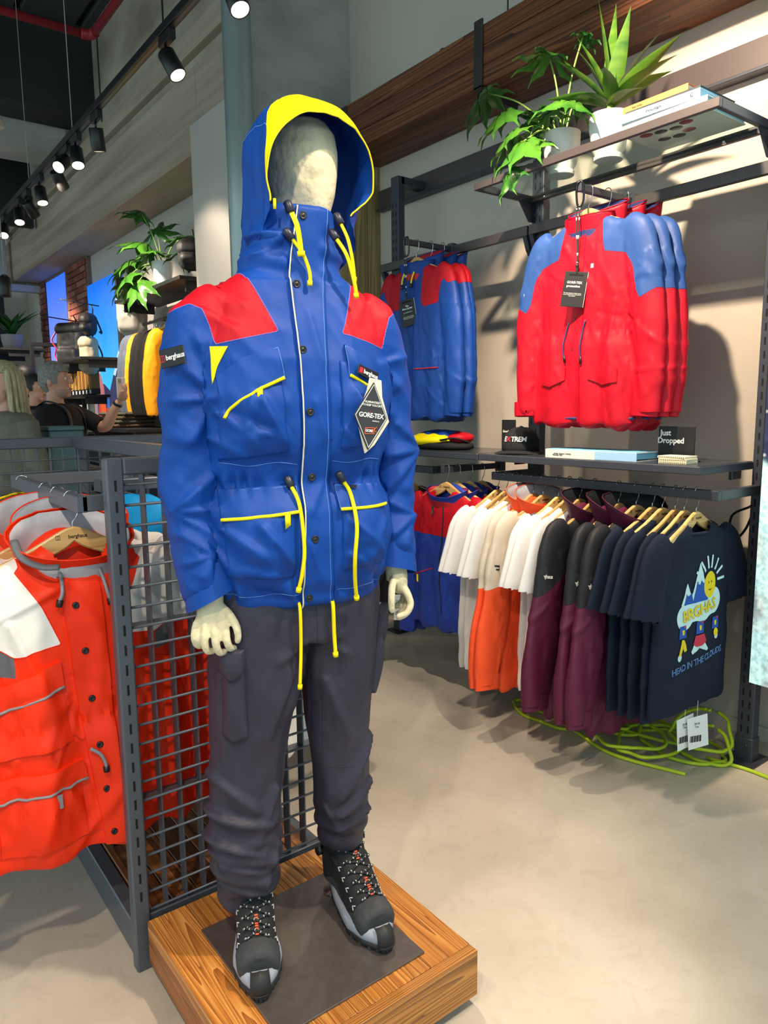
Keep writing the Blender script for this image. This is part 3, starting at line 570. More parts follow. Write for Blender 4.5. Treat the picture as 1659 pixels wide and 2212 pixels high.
def boot(root, mirror):
    sx = -1 if mirror else 1
    def P(vf): return xf(vf, s=(sx, 1, 1)) if sx == 1 else (xf(vf, s=(sx, 1, 1))[0], [f[::-1] for f in vf[1]])
    shape = [tube(spl([(0, .062, .066), (0, .0, .066), (0, -.09, .056), (0, -.145, .048), (0, -.166, .044)], 5), np.interp(np.linspace(0, 1, 21), [0, .3, .7, .9, 1], [.038, .042, .049, .046, .037]), 24, up=(1, 0, 0), flat=1),
             tube(spl([(0, .046, .05), (0, .046, .10), (0, .042, .15), (0, .036, .195), (0, .034, .215)], 5), np.interp(np.linspace(0, 1, 21), [0, .4, .7, 1], [.045, .050, .053, .054]), 24, up=(0, 1, 0), flat=1.1),
             tube(spl([(0, .030, .150), (0, -.02, .118), (0, -.075, .083), (0, -.115, .062)], 5), np.linspace(.046, .040, 16), 20, up=(1, 0, 0))]
    V, F = organic(shape, .0036, 8); V[:, 2] = np.maximum(V[:, 2], .022); N = vnorm(V, F)
    V = V+N*(.002*crump(V, (30, 30, 40), 71, 2)+.003*np.exp(-((V[:, 2]-.135)/.012)**2)*(V[:, 1] > -.02)*np.sin(V[:, 2]*300))[:, None]
    B = bvh((V, F)); V, F = P((V, F)); body = (V, F)
    tong, rest, s1 = split(body, lambda V: np.minimum(.021+.004*np.sin(V[:, 1]*60)-np.abs(V[:, 0]), np.minimum(V[:, 2]-.060-.28*(V[:, 1]+.10), np.minimum(V[:, 1]+.130, .02-V[:, 1]))))
    toe, up, s2 = split(rest, lambda V: np.minimum(-.134-V[:, 1]+.25*np.abs(V[:, 0]), .2-V[:, 2]))
    low, up, s3 = split(up, lambda V: .064-.10*V[:, 1]*0-V[:, 2]+.012*np.cos(V[:, 1]*40))
    obj('tongue', tong, BTX, root); obj('toe_cap', toe, BT, root); obj('leather_lower', low, BT, root); obj('textile_upper', up, BTX, root); obj('upper_seam', seam(s2+s3, .0009), BTX, root)
    o1 = outline(1.0); o2 = outline(1.04); m_ = loft([np.c_[o1*.98, np.full(56, .010)], np.c_[o2, np.full(56, .018)], np.c_[o2*1.005, np.full(56, .030+0*o1[:, 0])], np.c_[o1*.97, np.full(56, .040)]])
    mv = m_[0]; mv[56:, 2] += np.where(mv[56:, 1] > .0, .010*np.clip(mv[56:, 1]/.08, 0, 1), 0)+np.where(mv[56:, 1] < -.12, .006, 0); obj('midsole', P((mv, m_[1])), RAND, root)
    obj('outsole', P(loft([np.c_[o1*.96, np.full(56, .003)], np.c_[o2*1.0, np.full(56, .006)], np.c_[o2*1.015, np.full(56, .017)], np.c_[o1*.97, np.full(56, .019)]])), RUB, root)
    lug = []
    for i in range(0, 56, 2):
        p = o2[i]; a = math.atan2(p[1]+.057, p[0]); lug.append(xf(box(-.012, .0005, -.004, .004, 0, .012, .001), rz=math.atan2((p[1]+.057)/9, p[0]), loc=(p[0], p[1], 0)))
    l = obj('tread_lugs', P(merge(*lug)), RUB, root); l['kind'] = 'stuff'
    # toe bumper
    R = []
    for k in range(-5, 6):
        x = k*.0043; yb = -.057-.142*1.06*math.sqrt(max(0, 1-(x/.064)**2)); dd = .0 if abs(k) < 5 else .003
        R.append([(x*1.05, yb+.004+dd, .010), (x*1.05, yb-.003+dd, .014), (x*1.03, yb-.004+dd, .038), (x*.97, yb+.004+dd, .060-.0014*abs(k)), (x*.93, yb+.020+dd, .062-.0014*abs(k))])
    obj('toe_bumper', P(loft([A(r) for r in R], closed=False, cap=False)), RUB, root)
    for q in range(3):
        R2 = [(k*.0045, -.057-.142*1.06*math.sqrt(max(0, 1-(k*.0045/.064)**2))-.0035+.001*q, .019+.008*q) for k in range(-4, 5)]; obj('bumper_rib', P(tube(R2, .0012, 5)), RUB, root)
    # laces, hooks, loops
    dn = (0, .62, -.78)
    path = [(-.122, .088), (-.105, .100), (-.086, .114), (-.066, .130), (-.046, .147), (-.028, .166), (-.016, .188), (-.012, .206)]
    def top(x, k, off=.003):
        i = int(min(k, len(path)-2)); t_ = k-i; y = path[i][0]*(1-t_)+path[i+1][0]*t_; z = path[i][1]*(1-t_)+path[i+1][1]*t_; d_ = dn if k < 4.5 else (0, 1, -.25); return cast(B, [(x, y, z)], d_, off, .09)[0]
    L = []
    for i in range(len(path)):
        wx = .021+.0022*min(i, 4)
        for sg in (-1, 1):
            a = top(sg*wx, i, .004); h = obj('lace_hook', P(merge(tube([a+A((sg*.006, 0, -.003)), a, a+A((-sg*.004, 0, .003))], .0026, 7), ballv(a+A((sg*.004, 0, 0)), .0040, 8, 5))), HOOK, root)
            if i+1 < len(path):
                b = top(-sg*(.021+.0022*min(i+1, 4)), i+1, .006); c = top(0, i+.5, .008+.003*sg); L.append((a, c, b))
            if i < 5:
                q = cast(B, [(sg*(wx+.012+.004*k), path[i][0]+.014-.009*abs(k-1), path[i][1]-.012-.004*k) for k in range(3)], (-sg*.8, .3, -.5), .001, .05); obj('reflective_loop', P(tube(q, .0013, 5)), LACEW, root)
    for a, c, b in L:
        Q = spl([a, c, b], 8); ln = obj('lace', P(tube(Q, .0026, 7)), LACE, root)
        obj('lace_fleck', P(merge(*[tube([Q[k], (Q[k]+Q[k+1])/2], .0027, 7) for k in range(1, len(Q)-1, 4)])), LACEW, ln)['kind'] = 'stuff'
    for yy in (.6, 1.6, 4.2, 6.3):
        a = top(0, yy, .007); obj('orange_loop', P(merge(*[xf(box(-.004, .004, -.0016, .0016, -.0015, .0015, .0005), loc=a+A((0, .0042*(k-1.5), .0036*(k-1.5)))) for k in range(4)])), NUB, root)
    # bow at the collar
    c = A((0, -.024, .200))
    for k in range(5):
        a = 2.4*k; obj('lace', P(tube(spl([c, c+A((.024*cos(a), -.012, .014*sin(a)+.006)), c+A((.036*cos(a+.4), -.006, .018*sin(a+.4)-.004))], 6), .0026, 6)), LACEW if k % 2 else LACE, root)
    obj('collar_cuff', P(tube([(0, .034, .205), (0, .034, .225)], [.052, .050], 24, cap=False, flat=1.1, up=(0, 1, 0))), BTX, root)
def bootroot(lab, toe, heel, mirror):
    d = A(heel)-A(toe); a = math.atan2(-d[0], d[1]); mid = A(toe)+d/np.linalg.norm(d)*.199
    c, s = cos(MRZ), sin(MRZ); wx, wy = MLOC[0]+c*mid[0]-s*mid[1], MLOC[1]+s*mid[0]+c*mid[1]
    r = thing('hiking_boot', lab, 'boot', (wx, wy, ZT+.006), MRZ+a, 'hiking boots on the mannequin'); boot(r, mirror)
bootroot("grey hiking boot on the mannequin's right foot, nearer the plinth front corner", (-.166, -.182), (-.112, .09), False)
bootroot("grey hiking boot on the mannequin's other foot, beside the steel support rod", (.134, -.170), (.118, .10), True)
# ================================================================ the room
def concrete(name, rgb, rgb2, vs=2.2, bump=.25, bs=60, rough=.8, stretch=None):
    m = mat(name, rgb, rough, rgb2=rgb2, vs=vs, bump=bump, bs=bs, bdist=.004, det=8, stretch=stretch); return m
FLOORM = concrete('screed floor', (208, 198, 182), (176, 166, 150), 1.6, .12, 150, .42)
nt = FLOORM.node_tree; b_ = nt.nodes['Principled BSDF']; tc = nt.nodes.new('ShaderNodeTexCoord')
wv = nt.nodes.new('ShaderNodeTexNoise'); wv.inputs['Scale'].default_value = 14; wv.inputs['Detail'].default_value = 6; wv.inputs['Distortion'].default_value = 1.4
cr = nt.nodes.new('ShaderNodeValToRGB'); cr.color_ramp.elements[0].position = .33; cr.color_ramp.elements[1].position = .47; cr.color_ramp.elements[0].color = (.74, .71, .67, 1); cr.color_ramp.elements[1].color = (1, 1, 1, 1)
mx = nt.nodes.new('ShaderNodeMix'); mx.data_type = 'RGBA'; mx.blend_type = 'MULTIPLY'; mx.inputs[0].default_value = .22
old = b_.inputs['Base Color'].links[0].from_socket; nt.links.new(tc.outputs['Object'], wv.inputs[0]); nt.links.new(wv.outputs['Fac'], cr.inputs[0]); nt.links.new(old, mx.inputs[6]); nt.links.new(cr.outputs[0], mx.inputs[7]); nt.links.new(mx.outputs[2], b_.inputs['Base Color'])
struct('floor', box(-5, 3.12, -2.2, 13.2, -.08, 0), FLOORM)
WALLM = concrete('painted plaster', (200, 191, 178), (186, 177, 165), 1.2, .12, 40, .75)
CONC = concrete('raw concrete', (176, 178, 172), (136, 136, 130), 1.8, .35, 26, .85, (1, 1, 1.6)); CONCB = concrete('board marked concrete', (184, 169, 150), (142, 127, 110), 2.6, .5, 40, .85, (1, .15, 3))  # board marked one has the warm lamp light put into its colour
DARK = mat('dark ceiling paint', (40, 42, 46), .8, var=.2, vs=2); WHITEP = mat('off white paint', (186, 180, 172), .8, var=.03, vs=1.5)
struct('wall_right', box(3.02, 3.12, -2.2, 4.3, 0, 5.25), WALLM)
struct('wall_far', box(-5, 2.76, 13.0, 13.15, 0, 5.25), WHITEP)
struct('wall_beyond', box(2.75, 2.85, 5.25, 13.0, 0, 3.35), WHITEP)
CONCW = concrete('warm lit raw concrete', (182, 170, 154), (140, 128, 114), 1.6, .35, 26, .85, (1, 1, 1.6))  # the pillar's raw concrete again, warm lamp light put into its colour
pc = struct('wall_pillar', box(2.27, 3.12, 4.3, 4.62, 0, 5.25), CONC)
struct('wall_stub', box(2.27, 2.9, 4.62, 5.25, 0, 3.43, .004), WHITEP)
bm = struct('trim_1', box(2.33, 2.9, 5.252, 12.3, 3.29, 3.86, .015), CONCB)
struct('ledge', box(2.36, 2.9, 4.63, 12.3, 3.862, 3.95, .02), CONCW, bm); struct('upper_lip', box(2.30, 2.9, 4.63, 12.3, 3.95, 4.10, .02), CONCB, bm)
struct('beam_end', box(2.33, 2.9, 4.63, 5.25, 3.435, 3.86, .01), CONCB, bm)
up = struct('wall_upper', box(2.46, 2.9, 4.62, 13.0, 4.10, 5.25), CONCW)
for k in range(4): struct('panel_joint', box(2.45, 2.462, 6.1+k*1.7, 6.115+k*1.7, 4.10, 5.25), DARK, up)
ce = struct('ceiling', box(-5, 3.12, -2.2, 13.15, 5.25, 5.4), DARK)
for k in range(14): struct('deck_panel', box(-4.9+k*.56, -4.9+k*.56+.5, 2, 13, 5.19, 5.248, .01), mat('ceiling deck', (62, 62, 64), .8), ce)
bk = struct('trim_2', box(-5, 2.455, 8.0, 8.5, 4.36, 5.19), mat('bulkhead paint', (34, 37, 40), .8, var=.25, vs=1.2)); struct('concrete_strip', box(-5, 2.29, 8.52, 9.0, 4.1, 4.5), CONC, bk)
struct('trim_3', box(1.0, 2.29, 10.2, 10.3, 3.7, 4.7), MATS['bulkhead paint'])
struct('trim_4', box(2.0, 2.32, 12.6, 12.7, 0, 3.28), DARK)
struct('baseboard_right', box(3.005, 3.02, -2.2, 4.3, 0, .06), WALLM)
# steel column in front of the pillar
GALV = mat('galvanised steel', (158, 172, 170), .3, .35, var=.06, vs=3)
t = thing('steel_column', 'round galvanised steel column beside the concrete pillar behind the mannequin', 'column', (2.13, 4.19, 0)); obj('pipe', tube([(0, 0, 0), (0, 0, 5.24)], .085, 40), GALV, t); obj('base_collar', lathe([(.09, 0), (.14, .005), (.14, .02), (.09, .03)], 32), GALV, t)
# timber beam and post
BEAMW = wood('dark stained timber', (52, 26, 13), (108, 60, 30), (146, 90, 50), 1.6, 1, .5)
t = thing('timber_beam', 'dark brown stacked timber beam running along the top of the wall', 'beam', (2.85, 1, 2.955))
for k, (z0, z1) in enumerate(((0, .09), (.092, .182), (.184, .275))): obj('timber', box(-.16, .168, -3.0+.02*k, 2.98, z0, z1, .004), BEAMW, t, False)
STRAP = mat('dark bronze steel', (74, 68, 66), .45, .6)
for y in (2.735, 1.05, -.6): t2 = obj('steel_strap', merge(box(-.172, -.160, y-1-.028, y-1+.028, -.012, .30, .002), box(-.172, .0, y-1-.028, y-1+.028, -.014, -.002)), STRAP, t, False)
o = obj('end_plate', box(-.168, -.161, 2.87, 2.98, .02, .27), STRAP, t, False); obj('bolt', xf(lathe([(.0, 0), (.014, 0), (.012, .01), (0, .012)], 12), rot('Y', -90), ), STRAP, o); o.children[0].location = (-.168, 2.925, .21)
obj('hanger_foot', box(-.10, .1, 1.715, 1.755, -.05, -.014, .003), STRAP, t, False)
PINE = wood('weathered pine', (110, 92, 56), (150, 130, 84), (172, 152, 104), 1.5, 2, .6)
t = thing('timber_post', 'upright post of weathered pale planks under the end of the dark beam', 'post', (2.88, 4.08, 0))
for k in range(3): obj('plank', box(-.16+k*.1, -.063+k*.1, -.1, .12, 0, 2.95, .003), PINE, t, False)
t = thing('power_fixing', 'small black cable bracket sitting on top of the dark timber beam', 'bracket', (2.78, 3.05, 3.23)); obj('bracket', merge(box(-.02, .02, -.05, -.03, 0, .04), box(-.02, .02, .03, .05, 0, .05), box(-.02, .02, -.05, .05, 0, .012)), mat('black plastic', (22, 22, 24)), t, False)
t = thing('suspension_wire', 'thin vertical wire rising to the ceiling behind the timber beam', 'wire', (2.9, 2.75, 3.23)); obj('wire', tube([(0, 0, 0), (0, 0, 2.0)], .004, 6), STRAP, t)
# ---- track lighting
BLK = mat('black lamp paint', (18, 18, 19), .4); GLOW = mat('lamp glow', (255, 240, 214), .5, emit=9); REFL = mat('lamp reflector', (236, 228, 210), .25)
t = thing('lighting_track', 'long black lighting track hanging from the ceiling on thin wires', 'lighting track', (1.47, 5, 3.22))
obj('rail', box(-.022, .022, -6.2, 5.6, -.02, .022, .003), BLK, t, False); obj('rail_slot', box(-.008, .008, -6.2, 5.6, -.0215, -.019), mat('brushed rail', (92, 92, 96), .4, .7), t, False)
for k, y in enumerate((-4, -2.8, .3, 1.6, 2.9, 4.2, 5.4)): obj('wire', tube([(0, y, .02), (0, y, 1.97)], .003, 5), mat('wire grey', (150, 152, 150), .5), t)
def lampthing(y, d, lab, lit):
    t = thing('track_spotlight', lab, 'spotlight', (1.47, y, 3.2), 0, 'spotlights on the black track'); d = Vector(d).normalized()
    obj('adapter', box(-.018, .018, -.09, .05, -.05, -.002, .003), BLK, t, False); obj('stem', tube([(0, 0, -.05), (0, 0, -.085)], .007, 10), BLK, t)
    M = Matrix.Translation((0, 0, -.085)) @ d.to_track_quat('-Z', 'Y').to_matrix().to_4x4()
    obj('housing', xf(lathe([(.040, .0), (.0425, -.003), (.0425, -.128), (.041, -.13), (.038, -.128), (.036, -.11)], 28), M), BLK, t, sharp=40)
    an = np.arange(24)*2*pi/24; r = obj('reflector', xf(loft([np.c_[q*np.cos(an), q*np.sin(an), np.full(24, z_)] for q, z_ in ((.0375, -.1265), (.034, -.116), (.026, -.112))], True, False), M), REFL, t); obj('lamp_face', xf(lathe([(.033, -.1155), (.024, -.1128), (.001, -.1125)], 20), M), GLOW, r)
dirs = [(.30, -.5, -1), (.15, .2, -1), (-.05, -.45, -1), (-.9, -.9, -1), (.75, .7, -1), (.05, -.35, -1), (.8, .5, -1), (-.1, -.5, -1), (-.2, -.7, -1)]
labs = ['lit black spotlight second from the camera end of the track', 'third black spotlight on the track, its lamp turned away', 'fourth black spotlight on the track, pointing down and lit', 'black spotlight tilted outward, showing its bright round face', 'black spotlight tilted the other way, crossing the outward tilted one', 'sixth spotlight on the track, hanging alone and pointing down', 'far black spotlight of a crossed pair, tilted sideways', 'far black spotlight of a crossed pair, pointing down', 'farthest lit spotlight visible low on the track']
for y, d, l in zip((3.64, 4.80, 5.25, 5.50, 5.79, 6.28, 6.75, 7.05, 7.7), dirs, labs): lampthing(y, d, l, True)
lampthing(2.93, (.1, -.5, -1), 'nearest spotlight on the track, its lit mouth at the top of the photo', True)
# ---- sprinkler pipe, duct, pendants
SPR = mat('red sprinkler paint', (150, 32, 42), .45)
t = thing('sprinkler_pipe', 'dark red sprinkler pipe with an elbow under the ceiling', 'pipe', (1.0, 6.87, 4.6)); obj('pipe', tube([(-4, 0, 0), (1.08, 0, 0)], .034, 14), SPR, t); obj('elbow', tube(spl([(1.03, 0, 0), (1.10, -.02, 0), (1.12, -.09, 0)], 6), .042, 14), SPR, t); obj('branch', tube([(1.12, -.07, 0), (1.12, -3, 0)], .034, 14), SPR, t)
obj('pipe_hanger', tube([(-.35, -.0, .0), (-.35, 0, .6)], .012, 8), mat('wire grey', (150, 152, 150)), t)
t = thing('pendant_downlight', 'pale round downlight cut by the edge of the frame under the ceiling', 'downlight', (1.22, 6.6, 3.6)); obj('shade', lathe([(.06, .5), (.065, .12), (.10, .05), (.105, .0), (.085, .01), (.05, .06)], 28), mat('pale metal', (178, 170, 164), .4), t); obj('stem', tube([(0, 0, .5), (0, 0, 1.6)], .012, 8), BLK, t)
t = thing('hanging_pendant', 'small black pendant hanging low on a cable before the far wall', 'pendant', (1.42, 7.6, 2.46)); obj('shade', lathe([(.02, .2), (.05, .17), (.052, .02), (.04, 0)], 20), BLK, t); obj('cable', tube([(0, 0, .18), (0, 0, 2.7)], .006, 6), mat('wire grey', (150, 152, 150)), t)
t = thing('cable_trunking', 'pale metal trunking turning a corner under the concrete beam', 'trunking', (2.2, 11.9, 3.2)); TR_ = mat('pale trunking', (170, 172, 178), .5); obj('vertical_run', box(-.06, .06, -.06, .06, .05, 1.6, .006), TR_, t, False); obj('horizontal_run', box(-.06, .52, -.06, .06, -.05, .05, .006), TR_, t, False)
# ================================================================ wall rack: uprights, rails, shelves
RK = mat('anthracite steel', (64, 68, 78), .42, .35, var=.05, vs=14); RKD = mat('bronze grey steel', (84, 76, 76), .42, .35); SLOT = mat('slot shadow', (8, 8, 9), .9)
t = thing('steel_wall_rail', 'wide dark steel channel fixed along the wall behind the shelves', 'rail', (2.99, 1, 2.74)); obj('channel', box(-.012, .028, -3, 2.95, -.055, .055, .003), RKD, t, False); obj('lower_lip', box(-.03, .028, -3, 2.95, -.07, -.057, .002), RK, t, False)
def upright(y0, y1, lab, foot):
    t = thing('rack_upright', lab, 'upright', (2.795, (y0+y1)/2, 0), 0, 'slotted uprights of the wall rack'); h = (y1-y0)/2
    obj('post', box(-.025, .025, -h, h, .004, 2.745, .003), RK, t, False); obj('top_arm', box(.0, .212, -h, h, 2.70, 2.745, .003), RK, t, False)
    s = obj('slots', merge(*[box(-.0256, -.0245, q-.0035, q+.0035, z, z+.028) for z in np.arange(.12, 2.62, .05) for q in (-h*.42, h*.42)]), SLOT, t, False); s['kind'] = 'stuff'
    if foot: obj('foot_plate', box(-.075, .075, -.062, .062, 0, .006), RK, t, False); obj('foot_sleeve', box(-.029, .029, -h-.004, h+.004, .006, .1, .002), RK, t, False); [obj('bolt', ballv((-.03, q, .07), .006, 8, 5), STRAP, t) for q in (-.012,)]
upright(3.478, 3.548, 'slotted upright nearest the timber post', True); upright(2.385, 2.455, 'slotted upright between the blue and the red wall jackets', True); upright(1.275, 1.338, 'slotted upright with a foot plate under the snowy poster', True)
def wrail(y0, y1, lab):
    t = thing('hanging_rail', lab, 'rail', (2.755, (y0+y1)/2, 2.238), 0, 'upper rails of the wall rack'); h = (y1-y0)/2
    obj('bar', box(-.012, .012, -h, h, -.023, .023, .002), RKD, t, False)
    for q in (-h+.015, h-.015): obj('bracket', xf(prism([(-.012, -.023), (.03, -.023), (.03, -.11), (.012, -.085)], q-.012, q+.012), rot('X', 90)), RK, t, False)
wrail(2.46, 3.62, 'upper bronze rail carrying the blue wall jackets'); wrail(1.30, 2.45, 'upper bronze rail carrying the red wall jackets')
def waterfall(y, x0, z, lab, zt=0):
    t = thing('face_out_arm', lab, 'arm', (2.745, y, z), 0, 'face-out arms on the rails'); obj('arm', xf(box(x0-2.745, .0, -.011, .011, -.014, .014, .002), rot('Y', zt)), RK, t, False); obj('end_stop', box(x0-2.75, x0-2.738, -.012, .012, -.016, .026, .002), RK, t, False); obj('hook_plate', box(-.006, .034, -.02, .02, -.028, .030, .002), RK, t, False)
waterfall(3.0, 2.44, 2.245, 'square arm holding the three blue wall jackets'); waterfall(1.895, 2.41, 2.245, 'square arm holding the three red wall jackets'); waterfall(2.63, 2.36, 1.105, 'square arm holding the quilted red and blue jackets')
GL = glass('shelf glass')
t = thing('glass_shelf', 'glass shelf in a dark steel frame carrying two potted plants and books', 'shelf', (2.58, 1.895, 2.36))
obj('glass_pane', box(-.172, .165, -.555, .555, .012, .020), GL, t, False)
for a in ((-.19, -.172, -.565, .565), (.165, .185, -.565, .565)): obj('frame_bar', box(*a, 0, .031, .002), RKD, t, False)
for a in ((-.172, .165, -.565, -.545), (-.172, .165, .545, .565)): obj('frame_end', box(*a, 0, .031, .002), RK, t, False)
for y in (-.555, .555): obj('bracket', xf(prism([(.10, 0), (.19, 0), (.19, -.085), (.168, -.085)], y-.006, y+.006), rot('X', 90)), RK, t, False)
for y in (-.40, .45): obj('glass_stud', xf(lathe([(.0, 0), (.007, 0), (.007, .014), (0, .016)], 10), loc=(.15, y, -.004)), STEEL, t)
SHT = mat('shelf top', (58, 62, 68), .22, .2)
def lshelf(y0, y1, lab):
    t = thing('steel_shelf', lab, 'shelf', (2.58, (y0+y1)/2, 1.16), 0, 'dark lower shelves of the wall rack'); h = (y1-y0)/2
    obj('tray', box(-.19, .19, -h, h, 0, .03, .003), RK, t, False); obj('top_sheet', box(-.186, .186, -h+.004, h-.004, .0302, .0312), SHT, t, False); [obj('bracket', box(.12, .19, q-.008, q+.008, -.04, -.001, .003), RK, t, False) for q in (-h+.05, h-.05)]
lshelf(1.335, 2.418, 'dark steel shelf with a black cap, long book and black sign'); lshelf(2.424, 3.56, 'dark steel shelf holding a folded yellow pouch')
t = thing('garment_rail', 'dark square garment rail holding the white, orange, burgundy and navy clothes', 'rail', (2.47, 1.85, 1.085)); obj('bar', box(-.012, .012, -.55, .55, -.018, .018, .002), RK, t, False)
for q in (-.538, .538): obj('return_arm', box(.012, .30, q-.012, q+.012, -.018, .018, .002), RK, t, False)
t = thing('garment_rail', 'dark garment rail holding the black tee shirts', 'rail', (2.47, 3.15, 1.085)); obj('bar', box(-.012, .012, -.33, .37, -.018, .018, .002), RK, t, False)
for q in (-.318, .358): obj('return_arm', box(.012, .30, q-.012, q+.012, -.018, .018, .002), RK, t, False)
# ---- poster
PM = bpy.data.materials.new('mountain poster print'); PM.use_nodes = True; nt = PM.node_tree; b = nt.nodes['Principled BSDF']; tc = nt.nodes.new('ShaderNodeTexCoord'); sp = nt.nodes.new('ShaderNodeSeparateXYZ'); nt.links.new(tc.outputs['Object'], sp.inputs[0])
def ramp(src, *st):
    r = nt.nodes.new('ShaderNodeValToRGB'); e = r.color_ramp.elements; e[0].position, e[0].color = st[0][0], (*lin(st[0][1]), 1); e[1].position, e[1].color = st[-1][0], (*lin(st[-1][1]), 1)
    for p, c in st[1:-1]: k = e.new(p); k.color = (*lin(c), 1)
    nt.links.new(src, r.inputs[0]); return r.outputs[0]
def noi(s, d=4, st=None):
    n = nt.nodes.new('ShaderNodeTexNoise'); n.inputs['Scale'].default_value = s; n.inputs['Detail'].default_value = d; nt.links.new(tc.outputs['Object'], n.inputs[0]); return n.outputs['Fac']
def mth(op, a, bb, c=None):
    n = nt.nodes.new('ShaderNodeMath'); n.operation = op
    for i, v in enumerate((a, bb) if c is None else (a, bb, c)):
        if isinstance(v, (int, float)): n.inputs[i].default_value = v
        else: nt.links.new(v, n.inputs[i])
    return n.outputs[0]
def mixc(f, a, c):
    n = nt.nodes.new('ShaderNodeMix'); n.data_type = 'RGBA'; nt.links.new(f, n.inputs[0]); nt.links.new(a, n.inputs[6]); nt.links.new(c, n.inputs[7]); return n.outputs[2]
vor = nt.nodes.new('ShaderNodeTexVoronoi'); vor.inputs['Scale'].default_value = 34; nt.links.new(tc.outputs['Object'], vor.inputs[0])
sky = ramp(vor.outputs['Distance'], (.16, (232, 240, 236)), (.30, (24, 32, 66))); skyb = mixc(ramp(noi(6), (.42, (0, 0, 0)), (.62, (255, 255, 255))), ramp(noi(30), (.3, (16, 22, 50)), (.7, (40, 50, 92))), sky)
rock = mixc(ramp(noi(5, 6), (.45, (0, 0, 0)), (.55, (255, 255, 255))), ramp(noi(40, 6), (.3, (120, 140, 146)), (.7, (214, 226, 224))), ramp(noi(60, 3), (.35, (150, 196, 204)), (.6, (196, 234, 238))))
zy = mth('MULTIPLY_ADD', noi(2.6, 5), .5, sp.outputs[2])
m1 = ramp(mth('MULTIPLY', zy, .4), (.425, (0, 0, 0)), (.434, (255, 255, 255))); m2 = ramp(mth('MULTIPLY', zy, .4), (.68, (0, 0, 0)), (.695, (255, 255, 255)))
colr = mixc(m2, mixc(m1, rock, skyb), ramp(noi(9, 6), (.3, (176, 196, 204)), (.7, (222, 234, 236)))); nt.links.new(colr, b.inputs['Base Color']); nt.links.new(colr, b.inputs['Emission Color']); b.inputs['Emission Strength'].default_value = .38; b.inputs['Roughness'].default_value = .5
t = thing('poster_lightbox', 'tall backlit poster of snow and pale rock at the edge of the wall rack', 'poster', (2.71, .3, .36)); obj('frame', box(-.02, .03, -.9, .968, .006, 2.9, .003), mat('black frame', (20, 22, 24), .4), t, False); obj('print', box(-.0225, -.0205, -.89, .962, 0, 2.895), PM, t, False)
t = thing('power_lead', 'thin black power lead looping out behind the poster edge', 'cable', (2.9, 1.36, .9)); obj('lead', tube(spl([(-.14, -.03, .12), (-.1, .06, .07), (-.06, .08, -.02), (-.10, .02, -.10), (-.15, -.04, -.14)], 8), .005, 7), BLACKP, t); obj('lead_loop', tube(spl([(-.12, -.03, .09), (-.07, .03, 0), (-.1, .10, -.08), (-.04, .12, -.16)], 8), .005, 7), BLACKP, t)
# ---- yellow-green cable heap on the floor
CAB = mat('lime cable sheath', (178, 206, 36), .45)
t = thing('extension_cable', 'lime green extension cable coiled in loose loops on the floor under the rail', 'cable', (2.62, 1.70, 0)); rr = random.Random(5)
for k, (cx, cy, a, bb) in enumerate(((-.12, .36, .10, .20), (.0, .18, .12, .22), (-.08, -.02, .15, .15), (.06, -.18, .12, .17), (-.02, -.10, .18, .12), (.10, -.24, .09, .12), (.06, -.28, .07, .10), (.08, .05, .1, .3), (-.02, .3, .14, .28))):
    P = [(cx+a*cos(q)*(1+.12*rr.uniform(-1, 1)), cy+bb*sin(q)*(1+.12*rr.uniform(-1, 1)), .010+.02*(k % 3)+(.10 if k in (5, 6) else .0)*max(0, cos(q))) for q in np.linspace(0, 2*pi*.97, 16)]
    P = [(x, y, max(z, .0075)) for x, y, z in P]; obj('cable_loop', tube(spl(P, 6), .0072, 8), CAB, t)
obj('cable_run', tube(spl([(.05, -.30, .008), (.08, -.52, .008), (-.0, -.9, .008), (.05, -1.6, .008)], 8), .0072, 8), CAB, t); obj('cable_run', tube(spl([(-.10, .55, .008), (-.16, .2, .008), (-.22, -.05, .009), (-.14, -.32, .008)], 10), .0072, 8), CAB, t)
# ================================================================ plinth and floor rack
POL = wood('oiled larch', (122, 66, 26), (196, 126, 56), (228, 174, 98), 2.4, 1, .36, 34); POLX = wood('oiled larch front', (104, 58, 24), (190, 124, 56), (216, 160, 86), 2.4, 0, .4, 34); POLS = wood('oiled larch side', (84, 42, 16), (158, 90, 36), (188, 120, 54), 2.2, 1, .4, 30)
t = thing('wooden_plinth', 'low square plinth of oiled larch boards under the mannequin', 'plinth', (.806, 1.386, 0))
obj('recessed_base', box(-.27, .27, -.262, .28, 0, .03), mat('plinth base', (50, 56, 66), .6), t, False)
ws = [0, .10, .165, .235, .30, .345, .40, .455, .51, .578]
for a, b in zip(ws[:-1], ws[1:]): obj('plank', box(-.289+a+.0004, -.289+b-.0004, -.262, .286, .112, .145, .0012), POL, t, False)
obj('front_board', box(-.289, .289, -.290, -.2625, .03, .145, .002), POLX, t, False); obj('side_board', box(-.289, -.266, -.262, .286, .03, .1118, .002), POLS, t, False); obj('side_board', box(.266, .289, -.262, .286, .03, .1118, .002), POLS, t, False)
t = thing('mannequin_stand', 'dark steel plate with a polished support rod behind the boots', 'stand', (.80, 1.387, .145))
PLATE = mat('dark brushed plate', (112, 104, 100), .28, .55, var=.1, vs=40)
